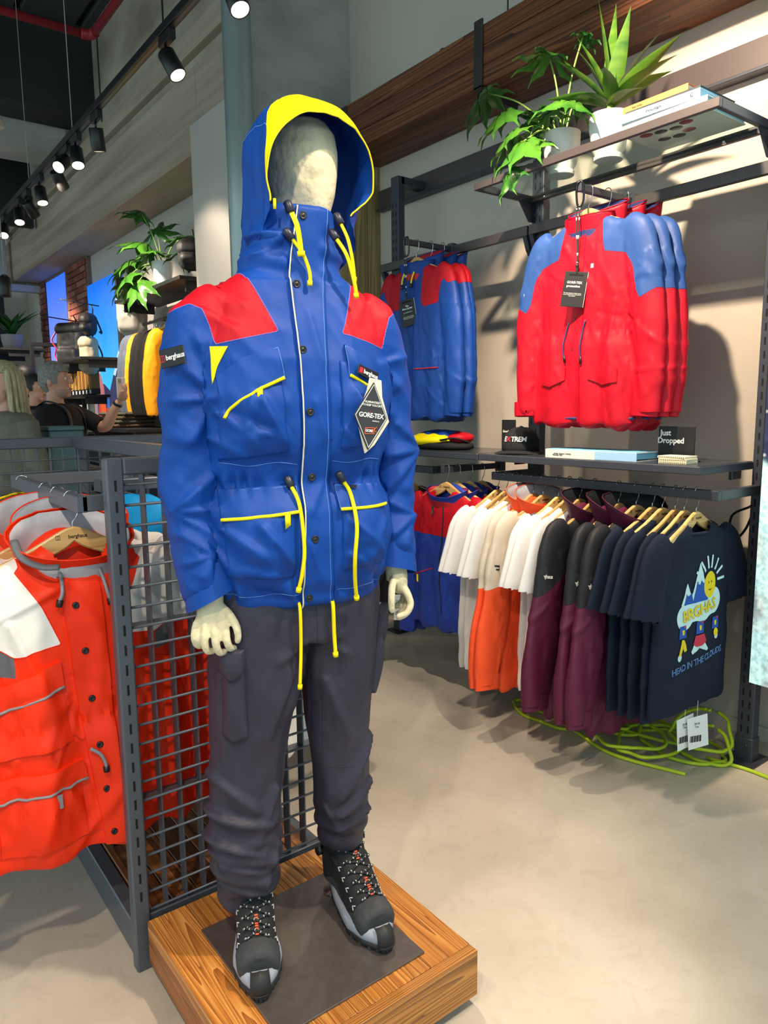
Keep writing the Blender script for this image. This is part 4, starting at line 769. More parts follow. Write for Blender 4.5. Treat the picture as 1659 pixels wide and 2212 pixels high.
obj('steel_plate', box(-.192, .190, -.222, .168, .0005, .006, .001), PLATE, t, False); obj('rod', tube([(.145, .09, .006), (.145, .09, .33)], .0055, 14), STEEL, t); obj('rod_collar', xf(lathe([(.0, 0), (.03, 0), (.028, .004), (.012, .006), (.011, .02), (0, .021)], 24), loc=(.145, .09, .006)), STEEL, t); obj('clamp_screw', xf(merge(tube([(0, 0, 0), (-.035, 0, 0)], .004, 8), tube([(-.035, 0, 0), (-.05, 0, 0)], .011, 12), box(-.01, .01, -.01, .01, -.012, .012, .002)), loc=(.145, .09, .135)), BLACKP, t)
GRK = mat('grey steel rack', (92, 98, 108), .38, .4, var=.04, vs=10)
t = thing('gondola_rack', 'free-standing grey steel rack with mesh end panel behind the mannequin', 'rack', (.80, 1.70, 0))
def g(name, a, b=.002, m=GRK, p=None): return obj(name, xf(box(*a, b), loc=(-.80, -1.70, 0)), m, p or t, False)
po = g('slotted_post', (.492, .532, 1.690, 1.725, 0, 1.295), .004); g('end_post', (1.05, 1.085, 1.690, 1.725, 0, 1.295), .004)
sl = obj('slots', xf(merge(*[box(.509, .5145, 1.6895, 1.6905, z, z+.026) for z in np.arange(.19, 1.235, .049)]), loc=(-.80, -1.70, 0)), SLOT, po, False); sl['kind'] = 'stuff'
g('top_beam', (.532, 1.05, 1.690, 1.725, 1.255, 1.295), .004); g('bottom_bar', (.532, 1.05, 1.7, 1.725, .10, .14))
for k, z in enumerate(np.arange(.150, 1.25, .0492)): obj('wire_rod', xf(tube([(.532, 1.705, z), (1.05, 1.705, z)], .0036, 7), loc=(-.80, -1.70, 0)), GRK, t)
for k, x in enumerate(np.linspace(.532, 1.05, 11)[1:-1]): g('flat_bar', (x-.002, x+.002, 1.707, 1.740, .14, 1.255), .0005)
for z in (.440, .885): g('flat_crossbar', (.532, 1.05, 1.707, 1.745, z, z+.004), .0005)
# spine beam, far mesh panel, base tray
g('spine_beam', (.84, .89, 1.726, 3.34, 1.245, 1.293), .004); g('far_beam', (.30, 1.34, 3.35, 3.39, 1.25, 1.295), .004); g('far_post', (.86, .90, 3.352, 3.388, .1, 1.249), .003); g('far_post', (.30, .34, 3.352, 3.388, 0, 1.249), .003)
for z in np.arange(.75, 1.24, .05): obj('wire_rod', xf(tube([(.34, 3.36, z), (1.30, 3.36, z)], .0036, 6), loc=(-.80, -1.70, 0)), GRK, t)
for x in np.arange(.39, 1.3, .052): g('flat_bar', (x-.002, x+.002, 3.362, 3.388, .75, 1.25), 0)
for z in np.arange(.9, 1.24, .05): obj('wire_rod', xf(tube([(.865, 1.74, z), (.865, 3.33, z)], .0036, 6), loc=(-.80, -1.70, 0)), GRK, t)
g('back_panel', (.858, .872, 1.76, 3.34, .14, .88), 0, mat('rack back panel', (70, 74, 82), .6))
for side in (-1, 1):
    x0 = .46 if side < 0 else 1.22; xa, xb = sorted((x0, .532 if side < 0 else 1.06))
    g('hang_bar', (x0-.013, x0+.013, 1.78, 2.55, 1.165, 1.205), .002)
    for y in (1.78, 2.53): g('bar_arm', (xa, xb+.30*(y > 2), y, y+.025, 1.166, 1.204), .002)
g('base_frame', (.505, .545, 1.726, 3.35, 0, .095), .003); g('base_frame', (1.05, 1.085, 1.726, 3.35, 0, .095), .003)
for k in range(7): g('base_plank', (.547+k*.0725, .617+k*.0725, 1.727, 3.34, .07, .10), .002, wood('dark larch deck', (60, 32, 14), (132, 80, 36), (170, 112, 58), 1.6, 1, .4))
g('grey_cross_shelf', (.62, .80, 2.2, 2.26, 1.165, 1.20), .002)
# ================================================================ hangers and hanging clothes (origin: top of the rail; front = -y)
HW = wood('pale beech', (190, 146, 86), (214, 172, 108), (226, 190, 130), 2.5, 0, .4, 5); HINK = mat('black hanger print', (30, 26, 24), .7)
def hanger_parts(t):
    up = spl([(0, -.082), (.022, -.088), (.05, -.102), (.10, -.128), (.16, -.154), (.205, -.176)], 5); lo = spl([(.207, -.196), (.155, -.186), (.10, -.168), (.055, -.150), (.022, -.135), (0, -.118)], 5)
    P = np.vstack([up, lo[:-1], np.c_[-lo[::-1, 0], lo[::-1, 1]][:], np.c_[-up[::-1, 0], up[::-1, 1]][:-1]]); P = P[np.r_[True, np.linalg.norm(np.diff(P, axis=0), axis=1) > 1e-5]]
    n = len(P); c = A((0, -.14)); V = []
    for y, k in ((-.007, .0035), (-.0045, 0), (.0045, 0), (.007, .0035)):
        Q = np.c_[P[:, 0], P[:, 1]]; d = np.roll(Q, -1, 0)-np.roll(Q, 1, 0); d /= np.linalg.norm(d, axis=1)[:, None]+1e-9; Q = Q+k*np.c_[d[:, 1], -d[:, 0]]; V.append(np.c_[Q[:, 0], np.full(n, y), Q[:, 1]])
    F = [(r*n+j, r*n+(j+1) % n, (r+1)*n+(j+1) % n, (r+1)*n+j) for r in range(3) for j in range(n)]; h = len(up)
    # cap faces as quads between upper and lower line
    for base, flip in ((0, 0), (3*n, 1)):
        top = [base+(i % n) for i in list(range(n-len(up)+1, n))+list(range(0, len(up)))]; bot = [base+i for i in list(range(n-len(up)-len(lo)+1+1, n-len(up)+1))[::-1][::-1]]
    body = (np.vstack(V), F+[tuple(range(n)), tuple(range(4*n-1, 3*n-1, -1))])
    obj('wooden_body', body, HW, t, sharp=40)
    obj('hook', tube(spl([(0, 0, -.09), (0, 0, -.072), (.011, 0, -.056), (.018, 0, -.030), (.0165, 0, -.006), (.007, 0, .004), (-.008, 0, .004), (-.0165, 0, -.008)], 5), .0018, 7), STEEL, t)
    lg = obj('logo_print', xf(words('berghaus', .013, .0002, True, .95), loc=(.008, -.0072, -.106)), HINK, t, False); obj('emblem', xf(badge(), s=(.010, .02, .011), loc=(-.038, -.0072, -.106)), HINK, lg, False)
H0 = None
def hanger(loc, rz, label):
    global H0
    if H0 is None: H0 = thing('wooden_hanger', label, 'hanger', loc, rz, 'wooden clothes hangers'); hanger_parts(H0); return H0
    return dup(H0, label, loc, rz)
SHAPES = {}
def shape(key, half=.235, hem=.24, L=.86, dep=.055, sleeve=None, seed=0, vox=.009, amp=.014, waist=0, dhem=1.0, k=1.0):
    if key in SHAPES: return SHAPES[key]
    tab = [(-.118, .070, .03, .03, 0, 0), (-.13, .088, .036, .034, 0, 0), (-.15, .14, .042, .04, 0, 0), (-.168, .185, .046, .044, 0, 0), (-.188, half-.02, .048, .046, 0, 0), (-.22, half-.012, dep*.95, dep*.9, 0, 0), (-.30, half-.008, dep*1.05, dep, 0, 0),
           (-.118-(L-.118)*.55, (half+hem)/2-.006-waist, dep*1.1-waist, dep-waist, 0, 0), (-.118-(L-.118)*.62, (half+hem)/2, dep*1.2, dep, 0, 0), (-L+.02, hem, dep*1.15*dhem, dep*dhem, 0, 0), (-L, hem-.004, dep*1.1*dhem, dep*.95*dhem, 0, 0)]
    P = [loft(rings(tab, 44, 2.6, 2))]
    if sleeve:
        for sg in (-1, 1):
            q = spl([(sg*x, y, z) for x, y, z, r in sleeve], 5); r = np.interp(np.linspace(0, 1, len(q)), np.linspace(0, 1, len(sleeve)), [s[3] for s in sleeve]); P.append(tube(q, r, 18, flat=.72, up=(0, 1, 0)))
    V, F = organic(P, vox, 4); N = vnorm(V, F); x, y, z = V.T
    d = amp*.6*crump(V, (8, 6, 3.2), seed, 3)+amp*.8*np.clip((-z-.25)/.4, 0, 1)*np.sin(x*42+4*pn(V*A((3, 2, 1.2))+seed))*.6
    if waist: d = d+np.exp(-((z+.118+(L-.118)*.55)/.02)**2)*(abs(x) < half)*.006*np.sin(x*190+2*np.sin(x*37))
    d = d+strokes(V, rstrokes(seed*7+1, 34, (-half, half), (-L+.12, -.2), (.12, .32), .026, amp*.42, .45)+(rstrokes(seed*7+2, 22, (-.33, -.2), (-.75, -.25), (.07, .16), .024, amp*.30, .5)+rstrokes(seed*7+3, 22, (.2, .33), (-.75, -.25), (.07, .16), .024, amp*.30, .5) if sleeve and len(sleeve) > 5 else []), False)
    V = V+N*d[:, None]; cut = np.zeros(len(V), bool)
    if sleeve:
        for sg in (-1, 1): e0, e1 = A(sleeve[-2][:3])*(sg, 1, 1), A(sleeve[-1][:3])*(sg, 1, 1); dd = (e1-e0)/np.linalg.norm(e1-e0); cut |= ((V-e1)@dd > -.010) & (np.linalg.norm(V-e1, axis=1) < .12) & (np.abs(V[:, 0]) > max(half, hem)+.008)
    SHAPES[key] = prune(V, [f for f in F if not all(cut[i] for i in f)]); return SHAPES[key]
JSL = [(.17, 0, -.185, .055), (.222, 0, -.225, .070), (.262, -.006, -.37, .069), (.288, -.012, -.56, .066), (.298, -.02, -.72, .060), (.296, -.028, -.86, .054), (.295, -.03, -.885, .052)]
JSR = [(.17, 0, -.185, .058), (.222, 0, -.228, .076), (.275, -.020, -.38, .078), (.322, -.045, -.56, .076), (.355, -.062, -.72, .070), (.372, -.070, -.84, .064), (.374, -.072, -.86, .062)]
TSL = [(.17, 0, -.185, .055), (.225, 0, -.225, .068), (.265, -.010, -.32, .074), (.292, -.016, -.42, .080), (.296, -.016, -.44, .080)]
def collar(root, m, lin_, z0=-.175, h=.07, r0=(.105, .062), r1=(.115, .085), back=.05, cy=.005, seed=0, droop=0, n=48):
    a = np.arange(n)*2*pi/n; R = []
    for t in np.linspace(0, 1, 9):
        rx, ry = r0[0]+(r1[0]-r0[0])*t, r0[1]+(r1[1]-r0[1])*t; z = z0+h*t+back*t*np.sin(a)+droop*t*np.cos(a*2); R.append(np.c_[rx*np.cos(a), cy+ry*np.sin(a), z])
    for t in np.linspace(1, 0, 6)[0:]:
        rx, ry = (r0[0]+(r1[0]-r0[0])*t)*.95-.002, (r0[1]+(r1[1]-r0[1])*t)*.93-.002; z = z0+h*t+back*t*np.sin(a)+droop*t*np.cos(a*2)-.003-.03*(1-t); R.append(np.c_[rx*np.cos(a), cy+ry*np.sin(a), z])
    V, F = loft(R, True, False); N = vnorm(V, F); d = .010*crump(V, (12, 12, 16), seed+80, 3); V = V+np.c_[np.cos(np.tile(a, len(R)))*d, np.sin(np.tile(a, len(R)))*d, d*.5]
    o = obj('collar', prune(V, F[:9*n]), m, root); l = obj('collar_lining', prune(V, F[8*n:]), lin_, o); obj('collar_piping', tube(V[8*n:9*n], .0022, 6, closed=True), m, o); return o
def hoodbag(root, m, lin_, seed=0):
    V, F = ballv((0, .075, -.20), (.12, .052, .10), 26, 16); N = vnorm(V, F); V = V+N*(.02*crump(V, (10, 10, 12), seed+90, 3))[:, None]; obj('hood', (V, F), m, root)
def neckhole(vf): return drop(vf, lambda V: (V[:, 0]/.083)**2+((V[:, 1]+.004)/.052)**2 < 1) if False else drop(vf, lambda V: ((V[:, 0]/.080)**2+((V[:, 1])/.060)**2 < 1) & (V[:, 2] > -.160))
def snaps(root, B, pts, m=None):
    s = xf(lathe([(.0002, 0), (.0085, 0), (.008, .003), (.0055, .004), (.004, .003), (.0002, .003)], 14), rot('X', 90))
    for x, z in pts: obj('snap_button', xf(s, loc=cast(B, [(x, -.3, z)], off=.0)[0]), m or BLACKP, root)
def pat(root, B, name, top, bot, m, off=.004, bulge=0, nx=14, nz=10, piping=None, pr=.003):
    v, e = patch(B, top, bot, nx, nz, off, bulge=bulge); o = obj(name, v, m, root, sharp=50)
    if piping: obj('piping', tube(e['bottom']-A((0, .001, 0)), pr, 6), piping, o)
    return o
def stick(B, vf, off=.0015):
    V = A(vf[0]); H = cast(B, [(x, -.3, z) for x, y, z in V], off=0); H[:, 1] += V[:, 1]-off; return H, vf[1]
def hem_open(vf, L): return drop(vf, lambda V: V[:, 2] < -L+.012)
def tidy(V): return V
# ---- plain tee
def tee(root, m, key, L=.80, seed=1, amp=.018):
    s = shape(key, .232, .238, L, .048, TSL, seed, .009, amp); s = hem_open(neckhole(s), L); obj('tee_cloth', s, m, root)
    a = np.arange(40)*2*pi/40; P = np.c_[.086*np.cos(a), .050*np.sin(a)-.002, -.142+.020*np.sin(a)-.004*np.cos(2*a)]; obj('neck_band', tube(P, .0095, 8, closed=True, flat=.45), m, root)
    return bvh(s)
def jacket(root, key, base, zones, lining, seed=1, L=.90, waist=.012, colm=None, hood=True, col=None, amp=.022, snp=None, vox=.009, half=.235, dep=.06, hem=.25, sl=None, up=False):
    sl = sl or JSL; s = shape(key, half, hem, L, dep, sl, seed, vox, amp, waist); B = bvh(s); rest = neckhole(s)
    for name, fn, m in zones:
        a, rest, sg = split(rest, fn)
        if (np.abs(a[0][:, 0]) < .03).any() or not len(a[0]): o = obj(name, a, m, root); obj('seam', seam(sg, .0012), m, o)
        else:
            l_, r_, _ = split(a, lambda V: -V[:, 0])
            for q, k in ((l_, -1), (r_, 1)):
                if len(q[0]): o = obj(name, q, m, root); e = [e for e in sg if e[0][0]*k > 0]; e and obj('seam', seam(e, .0012), m, o)
    obj('shell', rest, base, root)
    collar(root, colm or base, lining, seed=seed, **(col or {}))
    if hood: hoodbag(root, colm or base, lining, seed)
    if up: collar(root, colm or base, lining, z0=-.21, h=.135, r0=(.115, .05), r1=(.135, .085), back=.03, cy=.085, seed=seed+5)
    for sg in (-1, 1):
        e0, e1 = A(sl[-2][:3])*(sg, 1, 1), A(sl[-1][:3])*(sg, 1, 1); dd = (e1-e0)/np.linalg.norm(e1-e0); q = A([e1-dd*.05, e1, e1+dd*.012]); r_ = sl[-1][3]+.004; obj('cuff', tube(q, [r_+.002, r_+.001, r_-.001], 20, cap=False, flat=.74, up=(0, 1, 0)), base, root)
    if snp: snaps(root, B, snp)
    return B
ax = lambda V: np.abs(V[:, 0])
def zone(xs, zs, xin): return lambda V: np.minimum(ax(V)-np.interp(-V[:, 2], *xin), V[:, 2]-np.interp(ax(V), xs, zs))
DNAVY = cloth('navy tee jersey', (18, 30, 50), .85, .25, 50, .003, .12); WTEE = cloth('white tee jersey', (236, 236, 236), .85, .25, 50, .003, .02); BLKC = cloth('black cloth', (26, 27, 31), .8, .3, 40, .003); ORG = cloth('orange shell', (238, 48, 8), .52, .35, 30, .006, .05); CORAL = cloth('coral shell', (250, 88, 44), .6, .3, 34, .004)
WSH = cloth('off white shell', (226, 224, 220), .6, .3, 30, .005, .03); CREAMS = cloth('stone shell', (214, 204, 186), .6, .3, 34, .004); BURG = cloth('burgundy shell', (88, 26, 56), .55, .3, 34, .004); BLKS = cloth('charcoal shell', (34, 36, 42), .6, .3, 34, .004); RSH = cloth('crimson shell', (186, 6, 34), .52, .3, 30, .005); NSH = cloth('navy blue shell', (40, 74, 136), .52, .3, 30, .005)
DBL = cloth('denim blue shell', (18, 64, 146), .5, .3, 30, .005); GREYL = mat('grey lining', (176, 180, 190), .5, var=.12, vs=20); NAVL = mat('navy lining', (44, 52, 104), .5, var=.15, vs=20); REDL = mat('red lining', (190, 26, 40), .6); BLKL = mat('black lining', (24, 28, 34), .6, var=.3, vs=18); GREYP = mat('grey piping', (128, 130, 136), .4); RB = cloth('royal blue quilt', (34, 62, 160), .5, .3, 34, .004)
def cords(root, B, lst, m, r=.003, off=.008):
    for P in lst:
        Q = spl(cast(B, [(x, -.3, z) for x, z in P], off=off), 6); c = obj('draw_cord', tube(Q, r, 8), m, root); obj('cord_end', tube([Q[-3], Q[-1]+A((0, 0, -.008))], r*1.7, 8), BLACKP, c)
def armlogo(root, B, x, z, size, txt='berghaus', boxed=None, d=(1, .5, 0)):
    p = cast(B, [(x, -.05, z)], d, .003, .4)[0]; a = math.atan2(-d[0], d[1]); M = Matrix.Translation(p) @ rot('Z', math.degrees(a))
    if boxed: obj('logo_patch', xf(box(-size*1.9, size*1.9, -.001, .001, -size*.9, size*.9), M), boxed, root, False)
    obj('sleeve_lettering', xf(xf(words(txt, size, .0003, True, .95), loc=(0, -.0015, 0)), M), WHITE, root, False)
# ---------------- red jackets on the wall
RZW = -pi/2     # face-out garments look towards -x: local -y -> world -x
def onarm(y, x, z=2.259): return (x, y, z)
t = thing('red_jacket', 'front crimson jacket on the wall arm, blue shoulders and a black hang card', 'jacket', onarm(1.895, 2.47), RZW, 'crimson jackets on the wall arm')
zr = zone([.08, .095, .11, .20, .235, .255, .275, .33], [-.20, -.235, -.265, -.285, -.335, -.43, -.46, -.43], ([0, .16, .26, 1], [.083, .092, .11, .11]))
sn = [(-.012, -.20), (-.010, -.29), (-.012, -.38), (-.016, -.51), (-.016, -.63), (-.014, -.75), (-.008, -.86)]
B = jacket(t, 'red wall', RSH, [('shoulder_panel', zr, NSH)], NAVL, 3, .93, .012, snp=sn, col=dict(h=.06, back=.006, r1=(.108, .08)), up=True)
pat(t, B, 'placket', [(-.045, -.165), (-.05, -.5), (-.045, -.92)], [(.020, -.165), (.016, -.5), (.022, -.92)], RSH, .004, 0, 40, 6)
for sg in (-1, 1): o = pat(t, B, 'pocket_flap', [(sg*.06+(-.055 if sg < 0 else 0), -.70), (sg*.06+(.0 if sg < 0 else .055), -.675), (sg*.19, -.715)][::1] if sg > 0 else [(-.19, -.715), (-.12, -.675), (-.06, -.70)], [(-.19, -.765), (-.125, -.775), (-.06, -.75)] if sg < 0 else [(.06, -.75), (.125, -.775), (.19, -.765)], RSH, .008, .004)
cords(t, B, [[(-.05, -.52), (-.065, -.57), (-.07, -.62), (-.062, -.67)], [(.035, -.52), (.026, -.56), (.022, -.62), (.028, -.68)]], NAVL)
obj('chest_logo', stick(B, xf(box(-.006, .006, -.001, .001, -.008, .008), loc=(.06, 0, -.315)), .002), WHITE, t, False); armlogo(t, B, -.255, -.385, .016)
hem = obj('inner_hem', tube(A([(.235*cos(a), .05*sin(a)*1.1, -.905) for a in np.linspace(0, 2*pi, 40)[:-1]]), .012, 8, closed=True, flat=.5), NAVL, t); hem['label'] = 'navy lining showing below the hem'
RJ = t; t.scale = (1, .68, 1)
dup(RJ, 'middle crimson jacket on the wall arm, partly behind the front one', onarm(1.875, 2.565), RZW-.14); dup(RJ, 'rearmost crimson jacket on the wall arm, nearest the wall', onarm(1.86, 2.655), RZW-.24)
for i, (x, l) in enumerate(((2.47, 'wooden hanger of the front crimson wall jacket'), (2.565, 'wooden hanger of the middle crimson wall jacket'), (2.655, 'wooden hanger of the rearmost crimson wall jacket'))): hanger(onarm(1.895-.018*i, x), RZW-.06*i, l)
# ---------------- blue jackets on the wall
zb = zone([.08, .10, .20, .225, .245, .27, .33], [-.30, -.345, -.335, -.245, -.225, -.25, -.235], ([0, .16, .30, 1], [.085, .09, .085, .085]))
t = thing('blue_jacket', 'front blue jacket with red shoulders and yellow toggles on the upper wall arm', 'jacket', onarm(2.99, 2.50), RZW, 'blue jackets on the wall arm')
B = jacket(t, 'blue wall', DBL, [('shoulder_panel', zb, RED)], REDL, 5, .91, .0, col=dict(h=.075, back=.01, z0=-.19, r1=(.12, .09)), amp=.020, up=True)
cords(t, B, [[(-.045, -.165), (-.055, -.20), (-.05, -.235)], [(.035, -.165), (.02, -.20), (.015, -.235)]], YEL, .005, .02)
pat(t, B, 'placket', [(-.03, -.17), (-.03, -.5), (-.03, -.855)], [(.03, -.17), (.03, -.5), (.03, -.855)], DBL, .004, 0, 30, 5)
for sg in (-1, 1): pat(t, B, 'pocket_flap', [(sg*.13-.08, -.60), (sg*.13+.08, -.60)], [(sg*.13-.08, -.655), (sg*.13+.08, -.655)], DBL, .007, .004, piping=REDP)
BJ = t; t.scale = (1, .68, 1); dup(BJ, 'middle blue jacket with red shoulders on the upper wall arm', onarm(2.985, 2.59), RZW-.08); dup(BJ, 'rearmost blue jacket with red shoulders, nearest the wall', onarm(2.975, 2.665), RZW-.26)
for i, (x, l) in enumerate(((2.50, 'wooden hanger of the front blue wall jacket'), (2.59, 'wooden hanger of the middle blue wall jacket'), (2.665, 'wooden hanger of the rearmost blue wall jacket'))): hanger(onarm(2.99-.008*i, x), RZW-.06*i, l)
# ---------------- quilted red and blue jackets on the lower arm
t = thing('quilted_jacket', 'front red and royal blue jacket with a blue hood on the lower arm', 'jacket', (2.385, 2.63, 1.125), RZW, 'red and blue quilted jackets')
B = jacket(t, 'quilt', RB, [('red_yoke', lambda V: np.minimum(V[:, 2]+.345, .242-ax(V)), RED)], REDL, 7, .82, 0, colm=RB, col=dict(h=.075, back=.02, z0=-.20, r1=(.135, .10), droop=.01), dep=.07, hem=.255)
obj('zip', tube(cast(B, [(.012+.01*sin(k*.4), -.3, -.17-.56*k/20) for k in range(21)], off=.003), .004, 6), NAVYK, t); obj('zip_pull', xf(box(-.007, .007, -.004, .004, -.045, 0, .002), loc=cast(B, [(-.05, -.3, -.20)], off=.03)[0]), BLACKP, t)
obj('pocket_zip', tube(cast(B, [(-.215+.16*k/10, -.3, -.575+.06*k/10) for k in range(11)], off=.002), .003, 6), REDP, t); obj('yellow_pull', xf(box(-.006, .006, -.003, .003, -.04, 0, .002), loc=cast(B, [(-.17, -.3, -.565)], off=.006)[0]), YEL, t)
QJ = t; t.scale = (1, .58, 1)
for i, (x, l) in enumerate(((2.46, 'second red and blue quilted jacket on the lower arm'), (2.545, 'third red and blue quilted jacket on the lower arm'), (2.63, 'rearmost red and blue quilted jacket on the lower arm'))): dup(QJ, l, (x, 2.63+.01*i, 1.123-.003*i), RZW-.05*i)
for i, l in enumerate(('front', 'second', 'third', 'rearmost')): hanger(((2.385, 2.46, 2.545, 2.63)[i], 2.63, 1.126-.003*i), RZW-.05*i, f'wooden hanger of the {l} quilted jacket on the lower arm')
# ---------------- garments of the long rail (face -y)
ZR = 1.105
def rail(y, x=2.47, dz=0): return (x, y, ZR+dz)
t = thing('white_tee', 'white tee shirt nearest the quilted jackets on the long rail', 'tee shirt', rail(2.372), 0.02, 'white tee shirts on the long rail'); tee(t, WTEE, 'white tee', .90, 11); WT = t; t.scale = (1, .46, 1)
for y, rz, l in ((2.316, -.06, 'second white tee shirt from the quilted jackets'), (2.262, .04, 'third white tee shirt from the quilted jackets'), (2.208, -.02, 'fourth white tee shirt, just behind the coral jackets'),
                 (2.010, .03, 'white tee shirt directly in front of the coral jackets'), (1.955, -.05, 'white tee shirt in the middle of the pair of three past the coral jackets'), (1.900, .02, 'white tee shirt just behind the burgundy jackets')): dup(WT, l, rail(y), rz)
zc = zone([.08, .12, .24, .36, .45], [-.20, -.26, -.42, -.45, -.46], ([0, 1], [.09, .09]))
t = thing('coral_jacket', 'coral jacket with stone sleeves tops and a boxed logo, the nearer of two', 'jacket', rail(2.095), .0, 'coral jackets on the long rail')
B = jacket(t, 'coral', CORAL, [('stone_sleeve_top', zc, CREAMS)], GREYL, 13, .92, 0, col=dict(h=.115, back=.04, r1=(.155, .15), z0=-.20), sl=JSR); armlogo(t, B, -.285, -.36, .012, 'berghaus', PATCH, (1, .45, 0)); t.scale = (1, .5, 1)
dup(t, 'coral jacket with stone sleeve tops, the one behind, next to the white tees', rail(2.152), .05)
zk = zone([.08, .10, .34, .45], [-.24, -.265, -.42, -.46], ([0, 1], [.085, .085]))
t = thing('burgundy_jacket', 'nearest burgundy jacket with black sleeve tops and a wide hood', 'jacket', rail(1.632), .0, 'burgundy jackets on the long rail')
B = jacket(t, 'burg', BURG, [('black_sleeve_top', zk, BLKS)], BLKL, 17, .96, 0, col=dict(h=.125, back=.05, r1=(.165, .15), z0=-.205, droop=.012), amp=.024, sl=JSR); armlogo(t, B, -.290, -.35, .022, 'berghaus', None, (1, .45, 0)); t.scale = (1, .62, 1)
dup(t, 'middle burgundy jacket, squeezed between the other two', rail(1.712), .06); dup(t, 'burgundy jacket with black sleeve tops next to the white tees', rail(1.825), -.04)
t = thing('navy_tee', 'nearest navy tee shirt with a cartoon mountain and sun print', 'tee shirt', rail(1.385), -.03); B = tee(t, DNAVY, 'navy tee', .82, 19, .008)
t.scale = (1, .62, 1)
SKY = mat('pale blue print', (206, 238, 240), .8); YPR = mat('yellow print', (240, 212, 26), .8); BPR = mat('blue print', (24, 84, 178), .8); RPR = mat('crimson print', (206, 50, 72), .8); OPR = mat('outline print', (120, 170, 220), .8)
def fl(poly, z=0): V = A([(x, -z, q) for x, q in poly]); return V, [tuple(range(len(V)))[::-1]]
def blob(cx, cz, a, b, n=26, wob=0, k=6): return [(cx+a*cos(q)*(1+wob*sin(k*q)), cz+b*sin(q)*(1+wob*sin(k*q))) for q in np.linspace(0, 2*pi, n)[:-1]]
def sub(poly):  # fan triangles, so that the print follows the cloth
    c = np.mean(A(poly), 0); P = resamp(list(poly)+[poly[0]], 40)[:-1]; V = np.vstack([[c], (P+c)/2, P]); n = len(P); F = [(0, 1+(i+1) % n, 1+i) for i in range(n)]+[(1+i, 1+(i+1) % n, 1+n+(i+1) % n, 1+n+i) for i in range(n)]; return np.c_[V[:, 0], np.zeros(len(V)), V[:, 1]], [f[::-1] for f in F]
ox, oz = .0, -.40
def stk(name, polys, m, off): obj(name, merge(*[stick(B, xf(sub(p), loc=(ox, 0, oz)), off) for p in polys]), m, pr0)
pr0 = obj('cloud_print', merge(*[stick(B, xf(sub(p), loc=(ox, 0, oz)), 0.0022) for p in (blob(0, -.03, .125, .055, 60, .07, 8), blob(-.09, -.055, .05, .05), blob(.09, -.02, .045, .05))]), SKY, t)
stk('snow_peaks', [[(-.12, -.01), (-.085, .07), (-.05, -.0)], [(-.065, .0), (-.01, .135), (.05, -.0)]], SKY, .0042); stk('mountain_print', [[(-.105, -.01), (-.09, .03), (-.078, .02), (-.06, .03), (-.045, -.01)], [(-.05, -.01), (-.028, .07), (-.012, .05), (.0, .07), (.012, .055), (.022, .06), (.045, -.01)]], BPR, .0052)
stk('sun_rays', [[(.055+.052*cos(a)-.005*sin(a), .055+.052*sin(a)+.005*cos(a)), (.055+.10*cos(a)-.005*sin(a), .055+.10*sin(a)+.005*cos(a)), (.055+.10*cos(a)+.005*sin(a), .055+.10*sin(a)-.005*cos(a)), (.055+.052*cos(a)+.005*sin(a), .055+.052*sin(a)-.005*cos(a))] for a in (.05, .5, .95, 1.4, 1.75, 2.2, 2.65)], SKY, .0042); stk('sun_print', [blob(.055, .045, .038, .05)], YPR, .0054)
stk('smile_print', [blob(.045, .055, .003, .005, 10), blob(.065, .055, .003, .005, 10), [(.04, .03), (.055, .022), (.07, .03), (.055, .026)]], HINK, .0064)
for k, (x, s) in enumerate(((-.105, -1), (0, 1), (.105, 1))):
    stk('figure_jacket', [[(x-.022, -.13), (x-.018, -.085), (x+.022, -.085), (x+.024, -.13)]], BPR, .0044); stk('figure_trim', [[(x-.004, -.10), (x+.010, -.10), (x+.008, -.118), (x-.002, -.118)]], YPR, .0054); stk('figure_mark', [blob(x+.014, -.09, .006, .005, 10)], RPR, .0054)
stk('white_legs', [[(-.05, -.19), (-.03, -.165), (.03, -.165), (.06, -.20), (.045, -.205), (.02, -.18), (-.02, -.18), (-.04, -.205)], blob(-.12, -.20, .012, .014, 12), blob(.115, -.16, .012, .012, 12)], SKY, .0036); stk('red_shorts', [[(-.038, -.165), (-.026, -.135), (.028, -.135), (.042, -.165), (.02, -.178), (-.02, -.178)]], RPR, .0054); stk('yellow_figure', [blob(.110, -.145, .014, .016, 14)], YPR, .0054); stk('yellow_legs', [[(-.128, -.19), (-.112, -.135), (-.098, -.135), (-.075, -.18), (-.09, -.185), (-.104, -.155), (-.116, -.195)]], YPR, .0054)
obj('lettering', stick(B, xf(words('BRGHAS', .058, .0001, True, .95), M=rot('Y', -7), loc=(ox-.005, 0, oz-.042)), .0075), YPR, pr0, False); obj('lettering', stick(B, xf(words('BRGHAS', .058, .0001, False, .95), M=rot('Y', -7), loc=(ox-.002, 0, oz-.045)), .0065), mat('ochre print', (196, 140, 20), .8), pr0, False)
obj('lettering', stick(B, xf(words('HEAD IN THE CLOUDS', .034, .0001, True, .9), M=rot('Y', -6), loc=(ox, 0, oz-.235)), .0048), SKY, pr0, False); obj('lettering', stick(B, xf(words('HEAD IN THE CLOUDS', .034, .0001, False, .9), M=rot('Y', -6), loc=(ox, 0, oz-.235)), .0058), BPR, pr0, False)
t2 = thing('navy_tee', 'plain navy tee shirt right behind the printed navy tee', 'tee shirt', rail(1.432), .04, 'plain navy tee shirts on the long rail'); tee(t2, DNAVY, 'navy tee b', .85, 23); t2.scale = (1, .42, 1)
